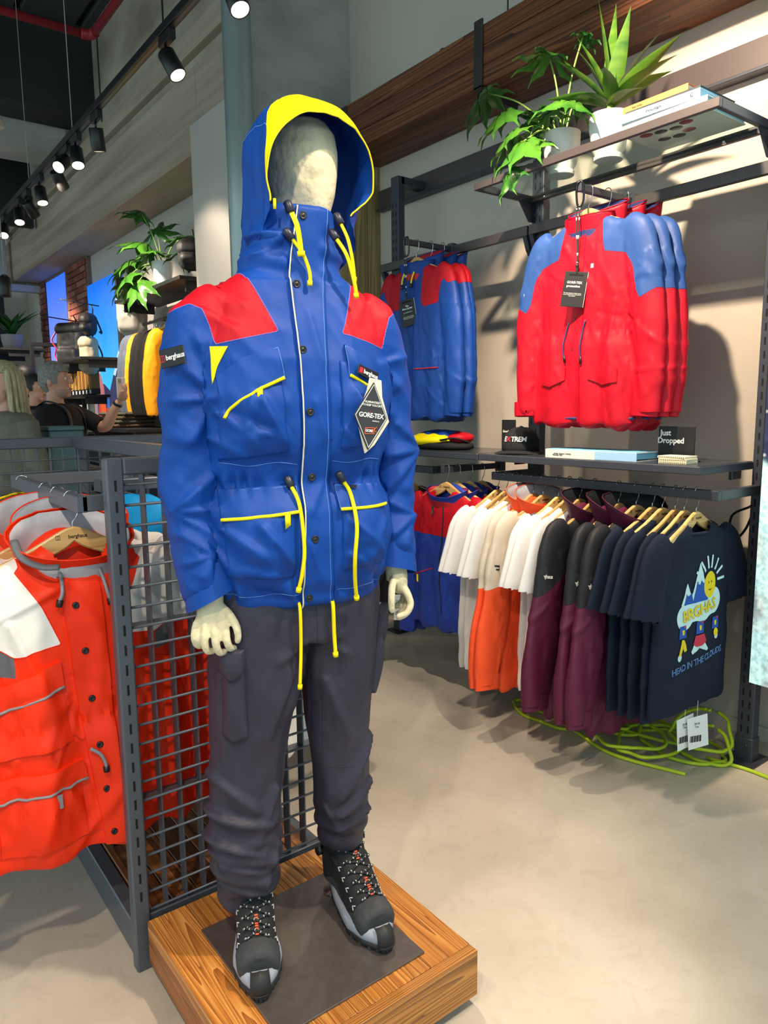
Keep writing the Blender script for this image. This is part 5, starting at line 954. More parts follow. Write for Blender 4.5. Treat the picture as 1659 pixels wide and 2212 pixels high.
for y, rz, l in ((1.468, -.03, 'plain navy tee shirt, third from the poster end of the rail'), (1.520, .02, 'plain navy tee shirt, fourth from the poster end of the rail'), (1.562, -.02, 'plain navy tee shirt next to the burgundy jackets')): dup(t2, l, rail(y), rz)
names = [(2.372, 'white tee nearest the quilted jackets'), (2.316, 'second white tee'), (2.262, 'third white tee'), (2.208, 'fourth white tee'), (2.152, 'rear coral jacket'), (2.095, 'front coral jacket'), (2.010, 'white tee in front of the coral jackets'), (1.955, 'middle white tee past the coral jackets'), (1.900, 'white tee behind the burgundy jackets'),
         (1.825, 'burgundy jacket next to the white tees'), (1.712, 'middle burgundy jacket'), (1.632, 'nearest burgundy jacket'), (1.562, 'navy tee next to the burgundy jackets'), (1.520, 'fourth navy tee from the poster'), (1.468, 'third navy tee from the poster'), (1.432, 'plain navy tee behind the printed one'), (1.385, 'printed navy tee')]
rr = random.Random(2)
for y, l in names: hanger(rail(y), rr.uniform(-.06, .06), 'wooden hanger of the '+l)
t = thing('black_tee', 'black tee shirt half hidden behind the mannequin sleeve', 'tee shirt', rail(3.05), .0, 'black tee shirts on the left rail'); tee(t, BLKC, 'black tee', .80, 29); dup(t, 'second black tee shirt on the left rail, hidden deeper', rail(3.16), .03); hanger(rail(3.05), 0, 'wooden hanger of the half hidden black tee'); hanger(rail(3.16), 0, 'wooden hanger of the second black tee')
# ---------------- orange jackets on the floor rack
t = thing('orange_jacket', 'bright orange jacket with white shoulders and grey pocket piping on the floor rack', 'jacket', (.455, 1.86, 1.205), .0, 'orange jackets on the floor rack')
zo = lambda V: np.minimum(ax(V)-np.interp(-V[:, 2], [0, .16, .17, .25, .347, .4], [.135, .135, .145, .10, .064, .05]), V[:, 2]-np.interp(ax(V), [.05, .064, .165, .205, .24, .30], [-.34, -.347, -.362, -.33, -.345, -.33]))
s = shape('orange front', .262, .275, .885, .075, [(x*1.1, y-.012, z, r*1.12) for x, y, z, r in JSL], 31, .006, .024, .008); B = bvh(s); rest = neckhole(s)
a, rest, sg = split(rest, zo); wl, wr, _ = split(a, lambda V: -V[:, 0])
for q in (wl, wr): o = obj('shoulder_panel', q, WSH, t); o['label'] = 'white shoulder panel'
gz, rest, _ = split(rest, lambda V: np.minimum(V[:, 2]+.405-.25*(ax(V)-.19), np.minimum(np.minimum(ax(V)-.165, .215-ax(V)), -.01-V[:, 1]))); gl_, gr_, _ = split(gz, lambda V: -V[:, 0]); [obj('gusset', q, mat('grey gusset', (90, 94, 100), .6), t) for q in (gl_, gr_)]; obj('shell', rest, ORG, t); [obj('panel_seam', seam([e for e in sg if e[0][0]*k > 0], .0012), ORG, t) for k in (-1, 1)]
collar(t, ORG, GREYL, z0=-.185, h=.085, r0=(.118, .075), r1=(.145, .105), back=.05, cy=.012, seed=33); hoodbag(t, ORG, GREYL, 35)
obj('collar_guard', tube(spl([(-.135, -.01, -.10), (-.128, -.05, -.135), (-.095, -.085, -.155), (-.06, -.10, -.158)], 6), .010, 8, flat=.5), mat('grey gusset', (90, 94, 100)), t)
o = pat(t, B, 'placket', [(-.062, -.150), (-.055, -.25), (-.040, -.45), (-.020, -.65), (.005, -.882)], [(.030, -.162), (.034, -.25), (.040, -.45), (.044, -.65), (.050, -.880)], ORG, .007, 0, 60, 8); PBB = bvh(merge(s, (A([v.co for v in o.data.vertices]), [tuple(p.vertices) for p in o.data.polygons])))
snaps(t, PBB, [(-.033, -.168), (-.027, -.257), (-.013, -.372), (-.005, -.494), (.003, -.611), (.012, -.729), (.022, -.845)])
pat(t, B, 'chest_pocket', [(-.215, -.44), (-.075, -.40)], [(-.215, -.60), (-.055, -.585)], ORG, .004, .016, 20, 18); pat(t, B, 'pocket_flap', [(-.222, -.435), (-.070, -.385)], [(-.217, -.492), (-.065, -.449)], ORG, .011, .005, piping=GREYP, pr=.0035)
pat(t, B, 'hand_pocket', [(-.225, -.66), (-.045, -.655)], [(-.225, -.84), (-.035, -.835)], ORG, .004, .02, 20, 18); f_ = pat(t, B, 'pocket_flap', [(-.230, -.645), (-.035, -.64)], [(-.230, -.700), (-.028, -.689)], ORG, .012, .005, piping=GREYP, pr=.0035)
obj('pull_tab', xf(box(-.006, .006, -.001, .001, -.035, 0), loc=cast(B, [(-.10, -.3, -.70)], off=.02)[0]), GREYP, f_, False)
pat(t, B, 'chest_pocket', [(.075, -.40), (.215, -.44)], [(.06, -.585), (.215, -.60)], ORG, .004, .016, 20, 18)
cords(t, B, [[(-.060, -.150), (-.052, -.185), (-.056, -.22), (-.066, -.245)], [(.036, -.178), (.042, -.205), (.046, -.235), (.052, -.258)], [(-.02, -.615), (.0, -.632), (.010, -.655), (.012, -.672)]], GREYP, .0045, .016)
obj('hem_seam', tube(cast(B, [(-.25+.26*k/40, -.3, -.838) for k in range(41)], off=.001), .0012, 5), mat('orange seam', (196, 40, 10), .6), t); obj('waist_seam', tube(cast(B, [(-.25+.24*k/40, -.3, -.585+.01*sin(k)) for k in range(41)], off=.001), .0012, 5), MATS['orange seam'], t); obj('zip_end', xf(box(-.008, .008, -.004, .004, -.02, 0, .002), loc=(.03, -.07, -.885)), BLACKP, t)
hanger((.455, 1.86, 1.206), .0, 'wooden hanger with dark print inside the front orange jacket')
t = thing('orange_jacket', 'second orange jacket with white shoulders right behind the front one', 'jacket', (.49, 2.0, 1.205), .04, 'orange jackets on the floor rack'); t.scale = (1, .6, 1)
s = shape('orange plain', .25, .265, .885, .06, JSL, 37, .010, .016, .008); B = bvh(s); rest = neckhole(s); a, rest, sg = split(rest, zo); wl, wr, _ = split(a, lambda V: -V[:, 0]); obj('shoulder_panel', wl, WSH, t); obj('shoulder_panel', wr, WSH, t); obj('shell', rest, ORG, t); collar(t, ORG, GREYL, z0=-.185, h=.10, r0=(.118, .075), r1=(.145, .10), back=.06, seed=38); hoodbag(t, ORG, GREYL, 39); pat(t, B, 'chest_label', [(.08, -.40), (.17, -.41)], [(.08, -.435), (.17, -.445)], PATCH, .006)
pat(t, B, 'pocket_flap', [(.07, -.45), (.22, -.46)], [(.07, -.505), (.22, -.515)], ORG, .008, piping=GREYP)
O2 = t; dup(O2, 'third orange jacket on the floor rack, its white collar lining showing', (.455, 2.12, 1.205), -.05)
for y, l in ((1.99, 'second orange jacket'), (2.12, 'third orange jacket')): hanger((.455, y, 1.206), .03, 'wooden hanger of the '+l)
t = thing('turquoise_jacket', 'turquoise hooded jacket with grey lower part seen through the rack mesh', 'jacket', (.70, 2.25, 1.20), .0)
B = jacket(t, 'turq', cloth('plum grey shell', (84, 76, 84), .6), [('turquoise_yoke', lambda V: V[:, 2]+.24, cloth('turquoise shell', (10, 150, 222), .55, .3, 30))], BLKL, 41, .85, 0, vox=.011); V, F = ballv((0, -.03, -.14), (.16, .10, .085), 26, 14); V = V+vnorm(V, F)*(.03*crump(V, (9, 9, 9), 99, 3))[:, None]; obj('hood', (V, F), MATS['turquoise shell'], t)
t = thing('navy_yellow_jacket', 'navy and yellow jacket at the far end of the rack hang bar', 'jacket', (.455, 2.42, 1.205), -.3); B = jacket(t, 'ny', cloth('bright yellow shell', (250, 214, 10), .5), [('navy_part', lambda V: .0-V[:, 0], cloth('deep navy shell', (22, 44, 120), .5))], BLKL, 43, .8, 0, vox=.012); hanger((.455, 2.42, 1.206), -.3, 'wooden hanger of the navy and yellow jacket')
t = thing('white_jacket', 'white jacket with grey stripes behind the mannequin legs on the far side of the rack', 'jacket', (1.22, 2.15, 1.205), .2, 'white jackets on the far side of the rack'); B = jacket(t, 'wj', WSH, [('grey_stripe', lambda V: .02-np.abs(np.abs(V[:, 0]-.05)-.06), mat('pale grey stripe', (150, 160, 170), .6))], GREYL, 45, .98, 0, vox=.012); dup(t, 'second white jacket on the far side of the rack', (1.22, 2.40, 1.205), .1)
for y, l in ((2.15, 'white jacket on the far side of the rack'), (2.40, 'second white jacket on the far side')): hanger((1.22, y, 1.206), .1, 'wooden hanger of the '+l)
# ================================================================ plants
LEAF = mat('glossy fatsia leaf', (40, 98, 34), .26, rgb2=(82, 130, 42), vs=7, bump=.5, bs=40, bdist=.004); LEAFD = mat('dark fatsia leaf', (26, 74, 30), .28, rgb2=(58, 112, 40), vs=8, bump=.5, bs=40, bdist=.004); STALK = mat('pale green stalk', (128, 166, 74), .5); STRAPL = mat('strap leaf green', (44, 92, 34), .3, rgb2=(98, 132, 44), vs=5, stretch=(1, 1, 6)); CERAM = mat('white glazed pot', (232, 232, 228), .3, bump=.1, bs=18); SOILM = mat('potting soil', (44, 32, 24), .95, bump=.6, bs=60)
def fatsia(size, rr, lobes=7):
    out = []
    for k in range(lobes):
        a = radians(-128+256*k/(lobes-1)); Lr = size*(.62+.42*cos(a*.62))*rr.uniform(.92, 1.05); wd = Lr*.185
        V = []; n = 8
        for i in range(n+1):
            t = i/n; w_ = wd*(.34+.66*math.sin(pi*min(1, t*1.02)**.85)**.9)*(1-t**5) if t < 1 else .0006; w_ *= 1+.10*(-1)**i*(t > .25); dr = -.55*Lr*t**2.1*(.5+.5*abs(a)/2.2+.25)
            for s in (-1, -.5, 0, .5, 1): V.append((Lr*t, s*w_, dr-abs(s)*w_*.28+.012*math.sin(t*9)*abs(s)))
        F = [(i*5+j, i*5+j+1, (i+1)*5+j+1, (i+1)*5+j) for i in range(n) for j in range(4)]; out.append(xf((A(V), F), rz=a))
    return merge(*out)
def leaf_at(parent, name, vf, p, d, m, roll=0):
    d = Vector(d).normalized(); z = Vector((0, 0, 1)); y = z.cross(d); y = y if y.length > .05 else Vector((0, 1, 0)); y.normalize(); zz = d.cross(y); M = Matrix(((d.x, y.x, zz.x, p[0]), (d.y, y.y, zz.y, p[1]), (d.z, y.z, zz.z, p[2]), (0, 0, 0, 1))) @ Matrix.Rotation(roll, 4, 'X'); return obj(name, xf(vf, M), m, parent)
def pot(t, r=.075, h=.15, m=None): obj('pot', lathe([(.0, .0), (r*.72, 0), (r*.74, .014), (r*.66, .02), (r*.82, .04), (r, h*.7), (r*1.02, h), (r*.94, h), (r*.92, h*.85), (0, h*.84)], 32), m or CERAM, t, sharp=45); obj('soil', lathe([(0, h*.84), (r*.92, h*.86), (0, h*.88)], 20), SOILM, t)
def fatsia_plant(t, leaves, seed, h=.15):
    rr = random.Random(seed)
    for i, (p, d, s, dark) in enumerate(leaves):
        p = A(p); d0 = Vector(d).normalized(); b = A((rr.uniform(-.02, .02), rr.uniform(-.02, .02), h*.85)); mid = (b+p)/2+A((0, 0, .05)); obj('stalk', tube(spl([b, mid, p], 8), .0038, 7), STALK, t); leaf_at(t, 'leaf', fatsia(s, rr), p, d, LEAFD if dark else LEAF, rr.uniform(-.35, .35))
t = thing('potted_fatsia', 'potted plant with hand shaped glossy leaves spilling over the glass shelf', 'plant', (2.60, 2.145, 2.381)); pot(t, .078, .17)
fatsia_plant(t, [((-.06, .02, .46), (-.6, -.3, .12), .18, 0), ((-.10, .36, .43), (-.2, .9, -.75), .18, 1), ((-.12, .22, .30), (-.7, .55, -.5), .17, 0), ((-.17, .13, .17), (-.8, .35, -.6), .16, 0), ((-.20, .03, .11), (-.85, -.15, -.55), .18, 0), ((-.12, -.13, .23), (-.75, -.6, -.2), .18, 0), ((-.02, .08, .27), (-.5, .5, .2), .13, 1), ((-.10, -.02, .23), (-.7, -.2, .1), .12, 0), ((.0, -.10, .52), (.3, -.6, -.2), .08, 1), ((.04, .18, .25), (.2, .8, -.3), .13, 1), ((.05, -.05, .30), (.6, -.4, .1), .12, 1), ((-.22, .09, .0), (-.6, .25, -.9), .13, 1)], 4)
t = thing('potted_dracaena', 'potted plant with long strap leaves standing beside the hand leaved plant', 'plant', (2.60, 1.905, 2.381)); pot(t, .078, .17); rr = random.Random(9)
def strap(Lr, wd, dr):
    n = 12; V = []
    for i in range(n+1):
        q = i/n; w_ = wd*(.35+.65*math.sin(pi*min(1, q*.95+.05)**.8))*(1-q**4)+.0006; w_ = w_ if q < 1 else .0006
        for s in (-1, 0, 1): V.append((Lr*q, s*w_, -dr*q**2.2-abs(s)*w_*-.35))
    return A(V), [(i*3+j, i*3+j+1, (i+1)*3+j+1, (i+1)*3+j) for i in range(n) for j in range(2)]
obj('stem', tube([(0, 0, .14), (0, 0, .22)], .011, 8), STALK, t)
for (d, Lr, dr, dk) in (((-.15, .42, .9), .30, .02, 0), ((.0, -.04, 1), .37, .0, 0), ((-.1, -.3, .95), .33, .02, 0), ((.1, -.55, .75), .30, .03, 0), ((.0, -.9, .55), .34, .05, 0), ((-.2, -.95, .30), .34, .05, 0), ((-.4, .8, .42), .26, .06, 1), ((-.7, -.5, .5), .22, .06, 0), ((.5, .3, .8), .25, .03, 1), ((-.3, -.7, .1), .22, .05, 0), ((.3, -.7, .4), .24, .05, 1), ((-.5, .3, .3), .2, .08, 1), ((-.25, .6, .75), .33, .03, 0), ((-.1, .1, 1), .40, .0, 0), ((-.2, .35, 1), .30, .02, 0)): leaf_at(t, 'leaf', strap(Lr, .033, dr), (0, 0, .205), d, STRAPL, rr.uniform(-.5, .5))
t = thing('potted_fatsia', 'potted plant with hand shaped leaves on the far shelf left of the mannequin', 'plant', (2.36, 6.15, 2.44)); pot(t, .085, .2)
fatsia_plant(t, [((-.1, .16, .62), (-.3, .5, .1), .2, 1), ((-.12, .10, .36), (-.8, .2, .1), .26, 0), ((-.15, .34, .25), (-.5, .8, -.3), .26, 0), ((-.22, .2, .10), (-.8, .4, -.7), .26, 0), ((-.2, .05, .02), (-.7, -.1, -.9), .24, 0), ((-.1, -.05, .26), (-.7, -.4, 0), .22, 0), ((.05, -.3, .34), (.1, -.8, .2), .2, 1), ((-.1, .42, .12), (-.4, .8, -.5), .22, 1), ((0, .1, .46), (.2, .3, .5), .22, 1), ((.1, -.15, .25), (.3, -.7, .2), .22, 1)], 6, .2)
t = thing('potted_fern', 'small dark bushy plant in a pale pot on the far left shelf', 'plant', (2.20, 11.6, 2.28)); pot(t, .14, .22, mat('grey pot', (150, 144, 140), .6)); rr = random.Random(12)
for k in range(26): a = k*2.4; leaf_at(t, 'leaf', strap(.5*rr.uniform(.7, 1.1), .05, .15), (0, 0, .2), (cos(a)*.5, sin(a)*.5, rr.uniform(.6, 1.3)), LEAFD, rr.uniform(-1, 1))
# ================================================================ books, signs, cap, pouch
def book(lab, loc, L, D, Hh, rz, cov, pages, texts=(), group='books on the glass shelf', name='book'):
    t = thing(name, lab, 'book', loc, rz, group); obj('cover', merge(box(-L/2, L/2, -D/2, D/2, 0, .003), box(-L/2, L/2, -D/2, D/2, Hh-.003, Hh), box(-L/2, L/2, -D/2, -D/2+.003, .003, Hh-.003)), cov, t, False); obj('pages', box(-L/2+.004, L/2-.004, -D/2+.0035, D/2-.004, .0032, Hh-.0032), pages, t, False)
    for s, sz, x, m in texts: obj('spine_lettering', xf(words(s, sz, .0002, True), loc=(x, -D/2-.0006, Hh/2)), m, t, False)
    return t
PGB = mat('pale blue page edge', (120, 186, 214), .7); PGW = mat('white page edge', (226, 222, 210), .8); CW = mat('white book cover', (232, 226, 216), .5); CO = mat('orange book cover', (244, 138, 72), .5); CBL = mat('pale blue book cover', (158, 200, 232), .5)
b1 = book('thick white book at the bottom of the pile on the glass shelf', (2.55, 1.555, 2.381), .33, .26, .040, -pi/2, CW, PGB, (('everything in its place', .012, .02, HINK),))
COVP = mat('cover print dark', (70, 66, 72), .6); COVR = mat('cover print red', (150, 58, 66), .6)
for i in range(7): obj('cover_print', xf(lathe([(0, -.0012), (.024, -.001), (.024, 0), (0, 0)], 14), loc=(-.10+.052*(i % 4)+.02*(i//4), -.07+.075*(i//4)+.012*(i % 3), .0), s=(1, .8, 1)), (COVR if i % 3 == 0 else COVP), b1)
book('pale blue book above the thick white one on the glass shelf', (2.535, 1.57, 2.4215), .30, .24, .030, -pi/2+.03, CBL, PGB, (('mountain', .016, -.02, HINK), ('C', .018, .12, HINK)))
book('thin dark edged book in the pile on the glass shelf', (2.55, 1.57, 2.452), .29, .23, .014, -pi/2, mat('dark book cover', (36, 40, 48), .5), PGB)
book('orange spined book on top of the pile on the glass shelf', (2.54, 1.60, 2.4665), .26, .20, .022, -pi/2-.02, CO, PGW, (('field notes', .010, -.07, HINK),))
t = book('long low white and pale blue book lying on the lower shelf edge', (2.50, 1.825, 1.1915), .44, .16, .034, -pi/2, CW, PGB, (('Mountain Style', .0085, -.155, HINK), ('British Outdoor Clothing', .0085, -.13, HINK)), 'books on the lower shelf'); obj('blue_band', box(.03, .2205, -.0806, -.079, .001, .033), CBL, t, False)
t.children[2].location.z = .005; t.children[3].location.z = -.006
t = thing('notebook_stack', 'small cream ring bound notebook, the lowest of three', 'notebook', (2.47, 1.465, 1.1915), -pi/2, 'cream notebooks before the black sign'); CRM = mat('cream notebook', (228, 222, 190), .7); GLD = mat('brown notebook marks', (130, 112, 70), .6)
t.name = 'notebook'; obj('pages', box(-.055, .055, -.04, .04, 0, .009, .001), CRM, t, False); m_ = obj('spine_marks', merge(*[box(-.050+k*.0075, -.046+k*.0075, -.0406, -.0398, .002, .007) for k in range(14)]), GLD, t, False); m_['kind'] = 'stuff'
dup(t, 'small cream ring bound notebook in the middle of three', (2.471, 1.466, 1.2010), -pi/2+.02); dup(t, 'small cream ring bound notebook on top of three', (2.472, 1.470, 1.2105), -pi/2-.03)
SIGN = mat('matt black sign', (20, 19, 22), .55)
t = thing('shelf_sign', 'black shelf sign reading Just Dropped in white letters', 'sign', (2.55, 1.522, 1.1915), -pi/2+.05); obj('panel', box(-.072, .072, -.003, .003, 0, .132, .001), SIGN, t, False); obj('foot', box(-.072, .072, .003, .05, 0, .003), SIGN, t, False)
for s, x, z in (('Just', -.043, .107), ('Dropped', -.0215, .078)): obj('lettering', xf(words(s, .030, .0004, True, .96), loc=(x, -.0034, z)), WHITE, t, False)
t = thing('shelf_sign', 'small black sign partly hidden behind the black cap', 'sign', (2.68, 2.50, 1.1915), -pi/2); obj('panel', box(-.045, .045, -.003, .003, 0, .150, .001), SIGN, t, False); obj('foot', box(-.045, .045, .003, .04, 0, .003), SIGN, t, False); obj('lettering', xf(words('Good to\nGo', .016, .0004, True), loc=(-.008, -.0034, .085)), WHITE, t, False)
# cap
t = thing('baseball_cap', 'black baseball cap with white lettering on the lower shelf', 'cap', (2.56, 2.31, 1.1915), radians(-62)); CAPM = cloth('black cap cotton', (30, 31, 34), .85, .4, 60, .003)
V, F = loft([ring(z, w_, f_, b_, 0, 0, 40, 2.1) for z, w_, f_, b_ in ((.002, .082, .10, .10), (.03, .084, .100, .102), (.06, .080, .094, .096), (.09, .066, .076, .080), (.108, .046, .052, .056), (.118, .02, .022, .026), (.1195, .004, .004, .004))]); N = vnorm(V, F); V = V+N*(.006*crump(V, (12, 12, 12), 7, 2))[:, None]; CB = bvh((V, F)); obj('crown', (V, F), CAPM, t); obj('top_button', ballv((0, 0, .120), (.009, .009, .005), 10, 6), CAPM, t)
BR = [[(x*(1+.12*k), -.070*math.sqrt(max(0, 1-(x/.082)**2))-.001-(.030+.062*(1-(x/.078)**2))*k/5*1.0, .018-.012*(k/5)**1.5-.9*x*x*(1+k/5)) for x in np.linspace(-.078, .078, 21)] for k in range(6)]; V, F = loft([A(r) for r in BR], False, False); V2 = V-A((0, 0, .004)); n = len(V); obj('brim', (np.vstack([V, V2]), F+[tuple(i+n for i in f[::-1]) for f in F]), CAPM, t)
for a in np.arange(6)*pi/3+.3: obj('panel_seam', tube([(.082*cos(a)*k, .098*sin(a)*k, z) for k, z in ((1.03, .03), (.99, .06), (.83, .09), (.6, .108), (.28, .119))], .0012, 5), mat('cap seam', (14, 14, 16), .8), t)
for s, x, m in (('E', -.052, WHITE), ('X', -.036, REDP), ('TREM', .012, WHITE)):
    lt = xf(words(s, .030, .0006, True, .9), loc=(x, 0, .066)); V = A(lt[0]); H = cast(CB, [(q[0], -.2, q[2]) for q in V], off=0, dist=.3); H[:, 1] += V[:, 1]-.004; obj('lettering', (H, lt[1]), m, t, False)
# folded pouch
t = thing('folded_jacket', 'folded yellow, blue and red jacket bundle at the end of the lower shelf', 'jacket', (2.55, 2.86, 1.1915), -pi/2)
def lump(c, r, seed, a=.02, n=24): V, F = ballv(c, r, n, 14); V = A(V); V[:, 2] = np.maximum(V[:, 2], .001); return V+vnorm(V, F)*(a*crump(V, (9, 9, 14), seed, 3))[:, None]*(V[:, 2:3] > .004), F
obj('black_base', lump((.02, 0, .018), (.20, .10, .035), 3), BLKC, t); obj('yellow_side', lump((-.03, -.015, .045), (.17, .095, .034), 4), YEL, t); obj('blue_top', lump((-.0, .02, .07), (.16, .08, .022), 5), DBL, t); obj('red_end', lump((.14, .01, .058), (.055, .07, .026), 6), RED, t); obj('strap', tube(spl([(.10, -.09, .05), (.17, -.06, .06), (.20, .0, .04), (.17, .05, .02)], 6), .012, 8, flat=.4), BLKC, t)
# lanyard cards
def lanyard(loc, rz, lab, drop, txt, tilt, sz):
    t = thing('lanyard_tag', lab, 'tag', loc, rz, 'hang cards on the face-out arms'); car = spl([(.0, 0, .015), (.010, 0, .012), (.016, 0, -.01), (.016, 0, -.055), (.008, 0, -.075), (-.006, 0, -.072), (-.010, 0, -.05), (-.012, 0, .0), (0, 0, .015)], 5)[:-1]
    obj('carabiner', tube(car, .0045, 8, closed=True), mat('dark chrome', (70, 66, 70), .2, 1), t); cs = []
    for k in range(2): P = spl([(.0, .004*k, -.07), (.006*(1-2*k)-.004, 0, -.10), (-.002, 0, -drop+.03), (-.002, 0, -drop)], 14); c = obj('cord', tube(P, .0026, 6), LACE, t); obj('cord_flecks', merge(*[tube(P[i:i+2], .0029, 6) for i in range(1, len(P)-1, 5)]), LACEW, c)
    obj('clip', merge(ballv((-.002, 0, -drop), (.007, .006, .009), 10, 6), box(-.006, .002, -.004, .004, -drop-.03, -drop, .001)), BLACKP, t, False); M = Matrix.Translation((-.002, 0, -drop-.022)) @ rot('Y', tilt)
    cd = obj('card', xf(box(-.045, .045, -.002, .002, -.135, 0, .001), M), SIGN, t, False); obj('card_edge', xf(box(.0452, .0462, -.002, .002, -.134, 0), M), WHITE, cd, False); obj('card_slot', xf(box(-.028, .028, -.0026, -.0018, -.016, -.009), M), SLOT, cd, False)
    for s, q, x, z in txt: obj('lettering', xf(xf(words(s, q, .0003, q > .009), loc=(x, -.0026, z)), M), WHITE, cd, False)
lanyard((2.405, 1.89, 2.25), RZW+.45, 'black hang card on a flecked cord before the front crimson jacket', .30, (('GORE-TEX', .0125, -.002, -.042), ('protection', .0125, -.005, -.056), ('This fully waterproof fabric keeps\nyou protected and comfortable in\nany weather.', .0052, -.004, -.088)), 8, 1)
lanyard((2.435, 2.995, 2.25), RZW+.35, 'black hang card on a flecked cord before the front blue wall jacket', .27, (('The\nMeru Jacket', .0125, .0, -.040), ('Pro GORE-TEX shell', .006, .0, -.066), ('Built for the hills with roomy\npockets and a storm hood, made\nto be worn for many years.', .0050, 0, -.092)), -10, 1)
# paper price tags near the floor
PT = mat('white paper tag', (232, 236, 236), .8)
for k, (x, y, l) in enumerate(((2.46, 1.335, 'white paper price tag hanging low before the lime cable'), (2.42, 1.36, 'second white price tag, half behind the first near the floor'))):
    t = thing('price_tag', l, 'tag', (x, y, .262), -.35+.2*k, 'white price tags'); obj('card', xf(box(-.045, .045, -.0006, .0006, -.125, 0), rot('Y', -6)), PT, t, False); obj('thread', tube([(0, 0, -.004), (0, 0, .06)], .0008, 5), PT, t); obj('barcode', merge(*[box(-.028+.004*i, -.0262+.004*i+.001*(i % 3), -.0012, -.0006, -.10, -.075) for i in range(13)]), HINK, t, False)['kind'] = 'stuff'; obj('lettering', xf(words('38.00\nTee', .012, .0002), loc=(.0, -.001, -.035)), HINK, t, False)
t = thing('price_tag', 'white tag beside the mannequin hand, hanging from the far left rail', 'tag', (2.35, 2.95, .42), -.6, 'white price tags'); obj('card', box(-.04, .04, -.0006, .0006, -.14, 0), PT, t, False); obj('thread', tube([(0, 0, -.004), (0, 0, .2)], .0008, 5), PT, t); obj('barcode', merge(*[box(-.028+.004*i, -.0262+.004*i, -.0012, -.0006, -.06, -.03) for i in range(13)]), HINK, t, False)['kind'] = 'stuff'
